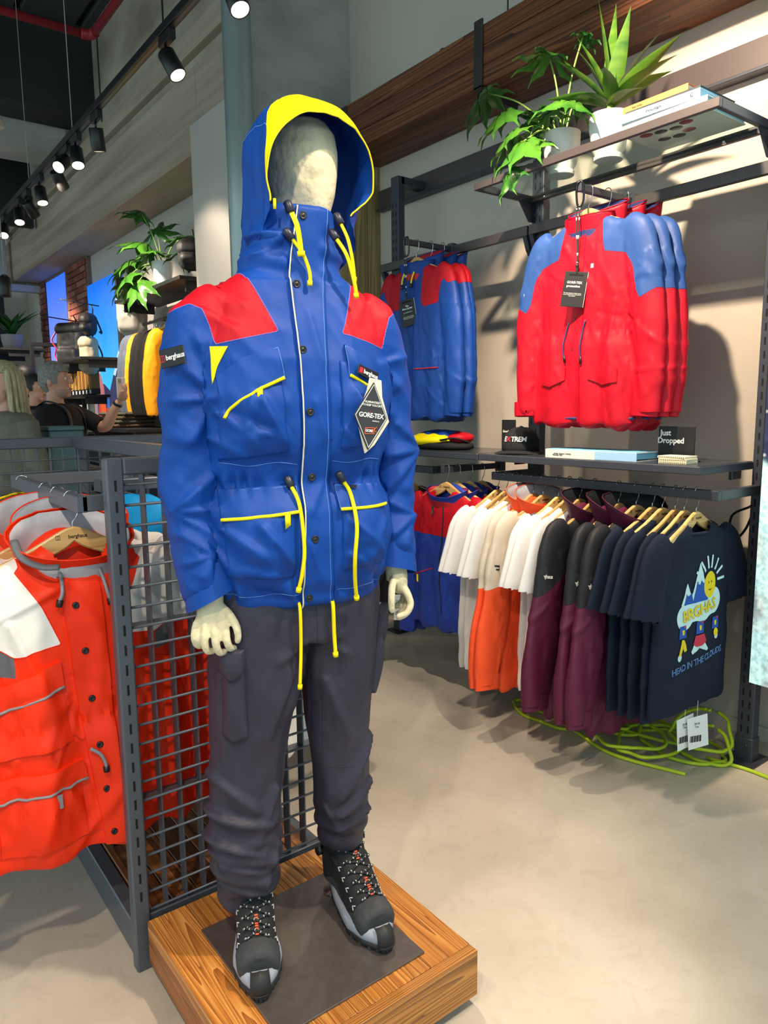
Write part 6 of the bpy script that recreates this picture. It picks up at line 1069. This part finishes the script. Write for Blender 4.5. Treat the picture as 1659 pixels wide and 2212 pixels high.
# ================================================================ people among the far racks
SKIN = mat('skin', (206, 150, 124), .5, var=.06, vs=14); EYEW = mat('eye white', (230, 226, 220), .4); EYED = mat('eye dark', (44, 34, 30), .3)
def person(t, skin, shirt, hairm, hair, armR, armL, sleeve=.5, trousers=None, hs=1.0, chest=.19, loose=1.10, headyaw=0, long=False, beard=None):
    HZ = 1.615
    hp = [ballv((0, .006, HZ+.01), (.074, .094, .108), 20, 14), ballv((0, -.026, HZ-.055), (.056, .060, .062), 16, 10), tube([(0, -.085, HZ+.028), (0, -.100, HZ+.0), (0, -.112, HZ-.018)], [.011, .014, .016], 10), ballv((0, -.088, HZ-.055), (.024, .012, .012), 10, 6), ballv((0, -.078, HZ-.096), (.022, .018, .018), 10, 6), ballv((-.076, .012, HZ-.005), (.010, .019, .032), 10, 8), ballv((.076, .012, HZ-.005), (.010, .019, .032), 10, 8), ballv((-.03, -.082, HZ+.036), (.026, .012, .008), 10, 6), ballv((.03, -.082, HZ+.036), (.026, .012, .008), 10, 6)]
    HMx = rot('Z', headyaw); hp = [xf(q, HMx) for q in hp]
    body = loft(rings([(.88, .165, .11, .12, 0, 0), (1.0, .158, .105, .11, 0, 0), (1.12, .160, .11, .10, 0, 0), (1.28, chest, .125, .11, 0, 0), (1.38, chest, .115, .105, 0, .005), (1.435, chest-.04, .09, .09, 0, .01), (1.46, .075, .06, .06, 0, .01)], 32, 2.4, 2))
    def limb(Pq, r): q = spl(Pq, 6); return tube(q, np.interp(np.linspace(0, 1, len(q)), np.linspace(0, 1, len(r)), r), 14)
    A_ = [limb(a, [.052, .047, .042, .036, .027]) for a in (armR[:5], armL[:5])]
    def hand(w, d, up_):
        w = A(w); d = A(d)/np.linalg.norm(d); s = np.cross(d, up_); s = s/np.linalg.norm(s); u = np.cross(s, d); out = [ballv(w+d*.045, (.036, .036, .036), 12, 8)]
        for k in range(4): b = w+d*.07+s*(k-1.5)*.019; L_ = (.062, .074, .070, .054)[k]; out.append(tube(spl([w+d*.04+s*(k-1.5)*.016, b, b+d*L_*.55-u*.012, b+d*L_*.85-u*.034], 4), np.linspace(.0095, .0075, 13), 8))
        out.append(tube(spl([w+d*.02-s*.03, w+d*.055-s*.046-u*.012, w+d*.085-s*.042-u*.026], 4), np.linspace(.0115, .0085, 9), 8)); return out
    legs = [limb([(sx*.085, 0, .92), (sx*.09, -.01, .70), (sx*.095, -.012, .48), (sx*.097, .01, .28), (sx*.098, .02, .08)], [.092, .078, .058, .056, .04]) for sx in (-1, 1)]; feet = [tube([(sx*.098, .05, .045), (sx*.105, -.08, .04), (sx*.11, -.16, .03)], [.042, .042, .03], 12) for sx in (-1, 1)]
    parts = hp+[tube([(0, .02, 1.40), (0, .012, HZ-.05)], [.058, .054], 16), body]+A_+hand(armR[4], A(armR[4])-A(armR[3]), armR[5])+hand(armL[4], A(armL[4])-A(armL[3]), armL[5])+legs+feet
    V, F = organic(parts, .0065, 2); o = obj('body', (V, F), skin, t)
    for sx in (-1, 1): e = xf(ballv((sx*.031, -.080, HZ+.014), (.012, .009, .008), 10, 6), HMx); obj('eye', e, EYEW, t); obj('iris', xf(ballv((sx*.031, -.0875, HZ+.014), (.0055, .003, .0055), 8, 6), HMx), EYED, t)
    obj('lips', xf(ballv((0, -.099, HZ-.056), (.022, .005, .006), 10, 6), HMx), mat('lip', (176, 104, 96), .5), t)
    def up_to(Pq, f): q = spl(Pq[:5], 6); k = max(3, int(len(q)*f)); return q[:k]
    sl = []
    for a in (armR, armL): q = up_to(a, sleeve); sl.append(tube(q, np.linspace(.066, .058, len(q)), 16))
    sh = organic([xf(body, s=(loose, loose*1.06, 1)), *sl], .008, 4); V, F = sh; V = V+vnorm(V, F)*(.012*crump(V, (9, 8, 5), 5, 3))[:, None]; obj('top_garment', (V, F), shirt, t)
    if trousers: V, F = organic([xf(l, s=(1.02, 1.05, 1)) for l in [limb([(sx*.085, 0, .98), (sx*.09, -.01, .70), (sx*.095, -.012, .48), (sx*.097, .01, .28), (sx*.098, .02, .10)], [.104, .09, .076, .07, .066]) for sx in (-1, 1)]], .010, 3); obj('trousers', (V, F), trousers, t)
    V, F = merge(xf(ballv((0, .012, HZ+.018), (.082, .104, .116), 40, 26), HMx)); N = vnorm(V, F); V = V+N*(.010*crump(V, (22, 22, 12), 8, 3))[:, None]; Vh = xf((V, F), rot('Z', -headyaw))[0]
    V, F = drop((V, F), lambda Q: hair(xf((Q, []), rot('Z', -headyaw))[0], HZ)); obj('hair', (V, F), hairm, t)
    if beard: V, F = xf(ballv((0, -.030, HZ-.060), (.060, .064, .064), 26, 16), HMx); V, F = drop((V, F), lambda Q: (Q[:, 2] > HZ-.062) | (xf((Q, []), rot('Z', -headyaw))[0][:, 1] > .02)); obj('beard', (V, F), beard, t)
    return o
SHORT = lambda Q, z: ((Q[:, 1] < -.035) & (Q[:, 2] < z+.062)) | ((Q[:, 2] < z-.012) & (Q[:, 1] < .045)) | (Q[:, 2] < z-.075)
t = thing('person', 'grey haired man in a black t-shirt with a backpack, holding up a phone', 'person', (1.27, 5.36, 0), radians(53), 'shoppers')
BT_ = cloth('black t-shirt', (30, 28, 30), .8, .3, 30, .004)
person(t, SKIN, BT_, mat('grey hair', (126, 122, 118), .7, var=.35, vs=60), SHORT, [(-.18, 0, 1.41), (-.235, .02, 1.27), (-.25, .03, 1.14), (-.245, -.02, 1.02), (-.235, -.06, .93), (1, 0, 0)], [(.17, 0, 1.41), (.19, -.14, 1.34), (.17, -.25, 1.30), (.15, -.32, 1.40), (.14, -.375, 1.475), (0, -1, .2)], .46, mat('dark jeans', (36, 40, 54), .8), beard=mat('grey stubble', (178, 142, 122), .8))
obj('watch_strap', tube([(.143, -.355, 1.447), (.141, -.365, 1.462)], .033, 14), BLACKP, t)
for sx in (-1, 1): obj('backpack_strap', tube(spl([(sx*.10, .10, 1.44), (sx*.105, .02, 1.475), (sx*.115, -.10, 1.42), (sx*.125, -.135, 1.30), (sx*.15, -.08, 1.16), (sx*.15, .06, 1.10)], 6), .017, 8, flat=.35), BLACKP, t)
t2 = thing('backpack', 'black backpack worn by the grey haired man', 'backpack', (1.27, 5.36, 0), radians(53)); V, F = organic([xf(box(-.14, .14, .14, .30, 1.02, 1.42, .05)), xf(box(-.11, .11, .28, .36, 1.04, 1.24, .03))], .012, 6); obj('pack', (V+vnorm(V, F)*(.012*crump(V, (9, 9, 9), 3, 2))[:, None], F), mat('black pack nylon', (22, 22, 25), .55), t2); obj('pocket_zip', tube([(-.09, .362, 1.2), (.09, .362, 1.2)], .004, 6), GREYP, t2); obj('clip', box(-.165, -.145, .2, .24, 1.12, 1.19, .004), GREYP, t2, False)
t = thing('phone', 'pale phone held up by the grey haired man', 'phone', (1.665, 5.23, 1.565), radians(20)); obj('case', box(-.037, .037, -.005, .005, -.07, .075, .004), mat('pale phone case', (206, 196, 184), .4), t, False); obj('camera_bump', box(-.028, .0, -.008, -.005, .04, .065, .002), GREYP, t, False); obj('screen', box(-.034, .034, .0052, .0058, -.066, .071), BLACKP, t, False)
t = thing('person', 'blonde woman with long hair in a grey green jacket at the edge of the frame', 'person', (.775, 4.45, 0), radians(-62), 'shoppers')
LONG = lambda Q, z: ((Q[:, 1] < -.030) & (Q[:, 2] < z+.066)) | (Q[:, 2] < z-.09)
BLD = mat('blonde hair', (204, 192, 150), .55, rgb2=(142, 130, 96), vs=18, stretch=(8, 8, .8))
person(t, mat('pale skin', (222, 170, 150), .5), cloth('grey green jacket', (112, 112, 100), .7), BLD, LONG, [(-.165, 0, 1.395), (-.21, 0, 1.25), (-.23, .0, 1.12), (-.20, -.14, 1.06), (-.13, -.24, 1.08), (0, 0, 1)], [(.165, 0, 1.395), (.21, 0, 1.25), (.23, .0, 1.12), (.20, -.14, 1.06), (.13, -.24, 1.08), (0, 0, 1)], .9, mat('dark jeans', (36, 40, 54)), chest=.175, loose=1.14)
for o in COL.objects:
    pass
for k in range(15): a = -.35+k*(pi+.7)/14; c_, s_ = cos(a), sin(a); sw = .03*sin(k*1.7); obj('hair_lock', tube(spl([(.070*c_, .012+.085*s_, 1.69), (.086*c_, .014+.104*s_, 1.60), (.092*c_, .02+.110*s_, 1.48), ((.10+sw)*c_, .02+(.115+sw)*s_, 1.36), ((.10+sw)*c_, .0+(.12+sw)*s_, 1.26-.02*(k % 3))], 5), np.linspace(.026, .010, 21), 8, flat=.7, up=(0, 1, 0)), BLD, t)
obj('jacket_collar', tube(A([(.085*cos(a), .01+.075*sin(a), 1.44+.012*sin(a)) for a in np.linspace(0, 2*pi, 30)[:-1]]), .024, 10, closed=True, flat=.6), MATS['grey green jacket'], t)
t.scale = (.97, .97, .965)
t = thing('person', 'person in a black top with a bent bare arm, standing behind the backpack', 'person', (1.52, 7.15, 0), radians(30), 'shoppers')
person(t, SKIN, BT_, mat('dark hair', (24, 20, 18), .6), SHORT, [(-.18, 0, 1.41), (-.25, .05, 1.30), (-.27, .06, 1.18), (-.22, -.06, 1.14), (-.14, -.16, 1.16), (0, 0, 1)], [(.18, 0, 1.41), (.235, .02, 1.27), (.25, .03, 1.14), (.22, -.10, 1.12), (.15, -.2, 1.14), (0, 0, 1)], .45, mat('dark jeans', (36, 40, 54)))
# ================================================================ far wall: brick, lightboxes, shelves
BRM = [mat('brick %s' % n, c, .85, bump=.4, bs=60) for n, c in (('red', (132, 66, 54)), ('brown', (112, 62, 50)), ('pale', (150, 96, 82)))]; MORT = mat('lime mortar', (128, 108, 98), .9)
pier = struct('wall_brick', box(2.70, 2.75, 9.50, 10.50, 1.7, 3.285), MORT); rr = random.Random(3)
def bricks(par, y0, y1, z0, z1, x):
    z = z0; r = 0
    while z+.065 < z1:
        y = y0-(.11 if r % 2 else 0)
        while y < y1:
            a, b = max(y, y0), min(y+.205, y1)
            if b-a > .05: dx = rr.uniform(-.006, .006); obj('brick', box(x-.024+dx, x+.02, a, b, z, z+.064, .005), BRM[rr.randrange(3)], par, False)
            y += .217
        z += .077; r += 1
bricks(pier, 9.52, 10.42, 2.35, 3.28, 2.70)
p2 = struct('wall_brick', box(2.70, 2.75, 11.62, 12.0, 1.7, 3.285), MORT); bricks(p2, 11.62, 11.95, 1.75, 3.28, 2.70); p3 = struct('wall_brick', box(2.70, 2.75, 10.50, 11.62, 3.262, 3.288), MORT)
def emis(name, c1, c2, st, axis=2, lo=0, hi=1):
    m = bpy.data.materials.new(name); m.use_nodes = True; nt = m.node_tree; b = nt.nodes['Principled BSDF']; tc = nt.nodes.new('ShaderNodeTexCoord'); s = nt.nodes.new('ShaderNodeSeparateXYZ'); r = nt.nodes.new('ShaderNodeValToRGB'); mr = nt.nodes.new('ShaderNodeMapRange'); mr.inputs[1].default_value = lo; mr.inputs[2].default_value = hi
    nt.links.new(tc.outputs['Object'], s.inputs[0]); nt.links.new(s.outputs[axis], mr.inputs[0]); nt.links.new(mr.outputs[0], r.inputs[0]); r.color_ramp.elements[0].color = (*lin(c1), 1); r.color_ramp.elements[1].color = (*lin(c2), 1); nt.links.new(r.outputs[0], b.inputs['Emission Color']); b.inputs['Emission Strength'].default_value = st; b.inputs['Base Color'].default_value = (0, 0, 0, 1); return m
t = thing('lightbox_screen', 'glowing blue lightbox with a mountain skyline, set into the brickwork', 'lightbox', (2.72, 11.06, 1.72)); obj('sky_panel', box(-.01, .02, -.54, .555, 0, 1.54), emis('evening sky', (150, 170, 250), (50, 110, 255), 1.0, 2, .1, 1.5), t, False); E_ = lambda n, c, s=.7: mat(n, c, .6, emit=s)
def yz(poly, x0, x1): V, F = prism(poly, x0, x1); return np.c_[V[:, 2], V[:, 0], V[:, 1]], F
obj('hill_print', yz([(-.54, 0), (.555, 0), (.555, .34), (.35, .30), (.1, .18), (-.1, .26), (-.3, .2), (-.54, .3)], -.013, -.011), E_('teal hills', (60, 110, 130)), t, False); obj('frame_side', box(-.02, .02, .555, .575, 0, 1.56), BLACKP, t, False); obj('frame_side', box(-.02, .02, -.56, -.54, 0, 1.56), BLACKP, t, False)
t = thing('lightbox_screen', 'glowing lightbox of a climber under a deep blue sky above snowy peaks', 'lightbox', (2.70, 8.955, .95)); obj('sky_panel', box(-.01, .02, -.565, .565, 0, 1.98), emis('deep blue sky', (70, 190, 250), (10, 110, 240), 1.0, 2, .8, 1.95), t, False); obj('frame_side', box(-.03, .03, -.60, -.566, 0, 2.0, .003), mat('black frame', (20, 22, 24)), t, False); obj('frame_side', box(-.015, .03, .566, .58, 0, 2.0, .003), mat('black frame', (20, 22, 24)), t, False)
obj('mountain_print', yz([(-.565, 0), (.565, 0), (.565, 1.1), (.45, 1.0), (.3, .82), (.1, .78), (-.1, .70), (-.25, .86), (-.40, 1.02), (-.50, 1.12), (-.565, 1.05)], -.0125, -.0112), E_('purple rock', (66, 64, 100), .6), t, False); obj('snow_print', yz([(-.565, .98), (-.565, 1.06), (-.50, 1.13), (-.40, 1.03), (-.27, .88), (-.34, .86), (-.40, .93), (-.45, .88), (-.50, 1.0)], -.0135, -.0126), E_('snow', (206, 220, 240), .8), t, False); obj('snow_field', yz([(-.565, 0), (.565, 0), (.565, .38), (.3, .44), (0, .36), (-.3, .46), (-.565, .36)], -.0135, -.0126), E_('shadowed snow', (150, 178, 214), .7), t, False)
obj('rock_pillar', yz([(.20, 0), (.56, 0), (.56, 1.05), (.44, 1.0), (.40, .8), (.36, 1.0), (.30, 1.08), (.24, .95), (.22, .6)], -.0145, -.0136), E_('pink rock', (168, 132, 128), .7), t, False)
for n, poly, c in (('climber_jacket', [(.10, .55), (.32, .62), (.36, .86), (.22, .90), (.12, .75)], (214, 130, 130)), ('climber_suit', [(.02, .02), (.20, .0), (.24, .3), (.30, .02), (.42, .05), (.38, .5), (.30, .64), (.10, .60)], (238, 92, 44)), ('climber_bag', [(.28, .42), (.42, .45), (.40, .62), (.30, .62)], (44, 52, 110)), ('climber_legs', [(-.25, .0), (-.06, 0), (-.02, .38), (.05, .02), (.10, .02), (.04, .5), (-.2, .46)], (236, 86, 46)), ('climber_glove', [(-.06, .5), (.02, .5), (.02, .6), (-.06, .62)], (60, 120, 210))): obj(n, yz(poly, -.0156, -.0147), E_(n, c, .7), t, False)
FR = mat('black rack steel', (20, 21, 24), .5)
def wshelf(lab, loc, L, D, th=.03, m=None): t = thing('display_shelf', lab, 'shelf', loc, 0, 'far wall shelves'); obj('board', box(-D, .07, -L/2, L/2, -th, 0, .003), m or FR, t, False); obj('bracket', box(-D*.8, 0, -L/2+.05, -L/2+.07, -th-.08, -th), FR, t, False); obj('bracket', box(-D*.8, 0, L/2-.07, L/2-.05, -th-.08, -th), FR, t, False); return t
wshelf('black shelf under the hand leaved plant on the far wall', (2.62, 6.35, 2.44), 1.6, .36); wshelf('dark shelf crossing the glowing climber lightbox', (2.66, 8.5, 1.98), .9, .5); wshelf('lower dark shelf crossing the climber lightbox', (2.66, 8.4, 1.02+.18), .9, .5); wshelf('far shelf with hats and the bushy plant', (2.45, 11.6, 2.28), 1.1, .5); wshelf('far shelf with the folded patterned hats', (2.5, 11.3, 1.858), 1.3, .55); wshelf('shelf carrying the folded brown trousers', (2.40, 6.7, 1.26), 1.3, .45)
t = thing('coat_rail', 'black rail of hanging coats on the far wall beside the lightbox', 'rail', (2.51, 6.6, 2.23)); obj('bar', tube([(0, -.85, 0), (0, .55, 0)], .014, 10), FR, t); obj('arm', box(0, .235, -.02, .02, -.015, .015), FR, t, False); 
def longhang(y, m, lab, L, grp, cat='jacket', name='hanging_jacket', key=None, sl=JSL):
    t = thing(name, lab, cat, (2.51, y, 2.245), rr.uniform(-.06, .06), grp); s = shape(key, .225, .23, L, .05, sl, hash(key) % 50 if False else len(key), .013, .014); obj('cloth', neckhole(s), m, t); a_ = np.arange(24)*2*pi/24; obj('neck_band', tube(np.c_[.085*np.cos(a_), .05*np.sin(a_), -.14+.02*np.sin(a_)], .011, 6, closed=True), m, t); return t
AMB = cloth('amber shell', (250, 164, 16), .55, .3, 30, .005); GRY = cloth('grey blue knit', (88, 96, 112), .8); BKK = cloth('black fleece', (30, 28, 28), .85)
longhang(6.20, AMB, 'amber jacket nearest the mannequin on the far coat rail', .80, 'amber jackets on the far rail', key='amber')
for y, l in ((6.32, 'black fleece just behind the near amber jacket'), (6.44, 'second black fleece on the far coat rail'), (6.56, 'third black fleece on the far coat rail')): longhang(y, BKK, l, .86, 'black fleeces on the far rail', key='amber', name='hanging_fleece', cat='fleece'); armt = COL.objects[-1]
longhang(6.68, AMB, 'second amber jacket on the far rail, between black fleeces and grey trousers', .72, 'amber jackets on the far rail', key='amber short')
for y, l in ((6.80, 'grey blue long garment on the far rail, front one'), (6.90, 'grey blue long garment on the far rail, rear one')): longhang(y, GRY, l, 1.0, 'grey garments on the far rail', key='grey', name='hanging_garment', cat='garment')
for y, l in ((6.20, 'near amber jacket'), (6.32, 'first black fleece'), (6.44, 'second black fleece'), (6.56, 'third black fleece'), (6.68, 'second amber jacket'), (6.80, 'front grey garment'), (6.90, 'rear grey garment')): hanger((2.51, y, 2.245), 0, f'wooden hanger of the {l} on the far coat rail')
# packs, hats, folded goods
def packthing(lab, loc, rz, m, sx=.15, h=.48, seed=1, flap=None):
    t = thing('hanging_backpack', lab, 'backpack', loc, rz, 'packs hanging on the far wall'); V, F = organic([box(-sx, sx, -.10, .10, -h, -.03, .05), box(-sx*.75, sx*.75, -.15, -.06, -h+.03, -h*.5, .03)], .014, 5); obj('pack', (V+vnorm(V, F)*(.02*crump(V, (7, 7, 7), seed, 2))[:, None], F), m, t); obj('lid', xf(organic([box(-sx*1.03, sx*1.03, -.13, .11, -.15, .0, .05)], .014, 6), loc=(0, 0, .01)), flap or m, t); obj('loop', tube([(.0, .08, 0), (0, .09, .06), (0, .06, .10)], .008, 6), BLACKP, t)
    for q in (-.5, .5): obj('strap', tube(spl([(sx*q, .10, -.06), (sx*q*1.2, .17, -.2), (sx*q*1.3, .12, -h+.05)], 5), .012, 6, flat=.4), BLACKP, t)
    return t
PK1 = mat('black pack cloth', (20, 20, 22), .6); PK2 = mat('beige pack cloth', (176, 160, 134), .8)
t = packthing('large black backpack with red cord hanging before the blue lightbox', (2.50, 9.62, 2.48), -.9, PK1, .18, .60, 3); obj('red_cord', tube(spl([(-.19, -.05, -.10), (-.22, -.09, -.2), (-.16, -.1, -.3), (-.21, -.06, -.38), (-.16, -.08, -.46)], 6), .009, 6), mat('bright red cord', (232, 40, 66), .5), t)
packthing('beige backpack hanging beside the black one', (2.50, 8.93, 2.26), -.9, PK2, .09, .42, 5); packthing('small black bag hanging above the beige backpack', (2.50, 8.87, 2.52), -.9, PK1, .075, .24, 7); packthing('pale grey and black backpack beside the climber lightbox', (2.45, 7.23, 2.58), -.7, mat('pale grey pack', (170, 166, 156), .7), .13, .44, 9, PK1); packthing('black pack on the shelf next to the far plant', (2.40, 5.62, 2.72), -.6, PK1, .10, .22, 11)
t = thing('display_hook', 'thin dark hook rods sticking out above the hanging packs', 'hook', (2.68, 9.75, 2.52)); obj('rod', tube([(0, 0, 0), (-.45, -.05, .04)], .007, 6), FR, t); obj('rod', tube([(0, -.7, .12), (-.45, -.75, .16)], .007, 6), FR, t)
SOCK = [mat('ochre sock pack', (214, 156, 54), .7), mat('brown sock pack', (124, 84, 40), .7)]
wshelf('dark peg panel behind the ochre sock packs', (2.66, 9.45, 1.605), 1.2, .3)
for k in range(7): t = thing('sock_pack', ('first', 'second', 'third', 'fourth', 'fifth', 'sixth', 'seventh')[k]+' ochre banded pack, counted from the mannequin side, behind the man with the phone', 'pack', (2.55, 8.98+k*.15, 1.61), 0, 'ochre packs behind the man'); obj('pack', box(-.05, .05, -.047, .047, .06, .30, .006), SOCK[1], t, False); obj('top_band', box(-.052, .052, -.049, .049, .28, .335, .006), SOCK[0], t, False); obj('side_band', box(-.053, -.049, .02, .047, .06, .30), SOCK[0], t, False); obj('base_band', box(-.052, .052, -.049, .049, .0, .07, .004), BLACKP, t, False); obj('white_label', box(-.054, -.052, -.02, .02, .01, .05), WHITE, t, False)
for k in range(4):
    t = thing('folded_trousers', ('lowest', 'second', 'third', 'topmost')[k]+' folded garment of the brown stack on the far low shelf', 'trousers', (2.2, 6.75, 1.262+.035*k), .1*k, 'folded garments on the far low shelf'); V, F = box(-.17, .17, -.2, .2, 0, .034, .014); obj('fold', (V, F), (mat('brown trousers', (92, 70, 48), .8), mat('olive trousers', (84, 82, 66), .8))[k % 2], t); obj('fold_edge', tube([(-.165, -.2, .017), (-.165, .2, .017)], .013, 8), (MATS['brown trousers'], MATS['olive trousers'])[k % 2], t)
for lab, loc, m, r in (('patterned beige and lime hat on the far left shelf', (2.2, 11.45, 1.86), mat('patterned hat', (196, 176, 148), .8, rgb2=(96, 84, 74), vs=22), (.17, .17, .13)), ('lime green hat leaning on the patterned one', (2.18, 11.2, 1.86), mat('lime hat', (196, 206, 36), .7), (.13, .16, .10)), ('dark cap at the end of the far left shelf', (2.2, 10.9, 1.86), PK1, (.13, .15, .12))):
    t = thing('hat', lab, 'hat', loc, 0, 'hats on the far left shelf'); V, F = ballv((0, 0, r[2]*.6), r, 20, 12); V[:, 2] = np.maximum(V[:, 2], .002); obj('crown', (V+vnorm(V, F)*(.03*crump(V, (8, 8, 8), 3, 2))[:, None]*(V[:, 2:3] > .01), F), m, t); obj('brim', lathe([(r[0]*.7, .004), (r[0]*1.25, .0), (r[0]*1.25, .012), (r[0]*.7, .02)], 22), m, t)
for lab, x, y, h, wd in (('black portal frame on the far wall, the taller one', 2.45, 10.0, 2.45, .27), ('black portal frame on the far wall, the shorter one', 2.3, 10.9, 2.3, .42)):
    t = thing('portal_rack', lab, 'rack', (x, y, 0), 0, 'black portal frames'); obj('post', box(-.025, .025, -.025, .025, 0, h, .003), FR, t, False); obj('top_bar', box(-.025, wd, -.025, .025, h, h+.05, .003), FR, t, False); obj('post', box(wd-.05, wd, -.025, .025, 0, h, .003), FR, t, False)
t = thing('storage_box', 'grey green metal box behind the floor rack', 'box', (1.05, 4.4, 0)); obj('body', box(-.09, .09, -.12, .12, 0, 1.30, .006), mat('grey green metal', (84, 112, 116), .5, .2), t, False); obj('lid', box(-.094, .094, -.124, .124, 1.302, 1.325, .004), MATS['grey green metal'], t, False)
t = thing('dark_display_bin', 'dark shelving unit under the far shelves', 'shelving', (2.55, 7.6, 0)); obj('body', box(-.15, .18, -1.3, 1.4, 0, .95, .005), mat('dark unit', (30, 30, 32), .7), t, False)
for k in range(3): obj('shelf_board', box(-.36, -.15, -1.3, 1.4, .2+.3*k, .225+.3*k, .003), FR, t, False)
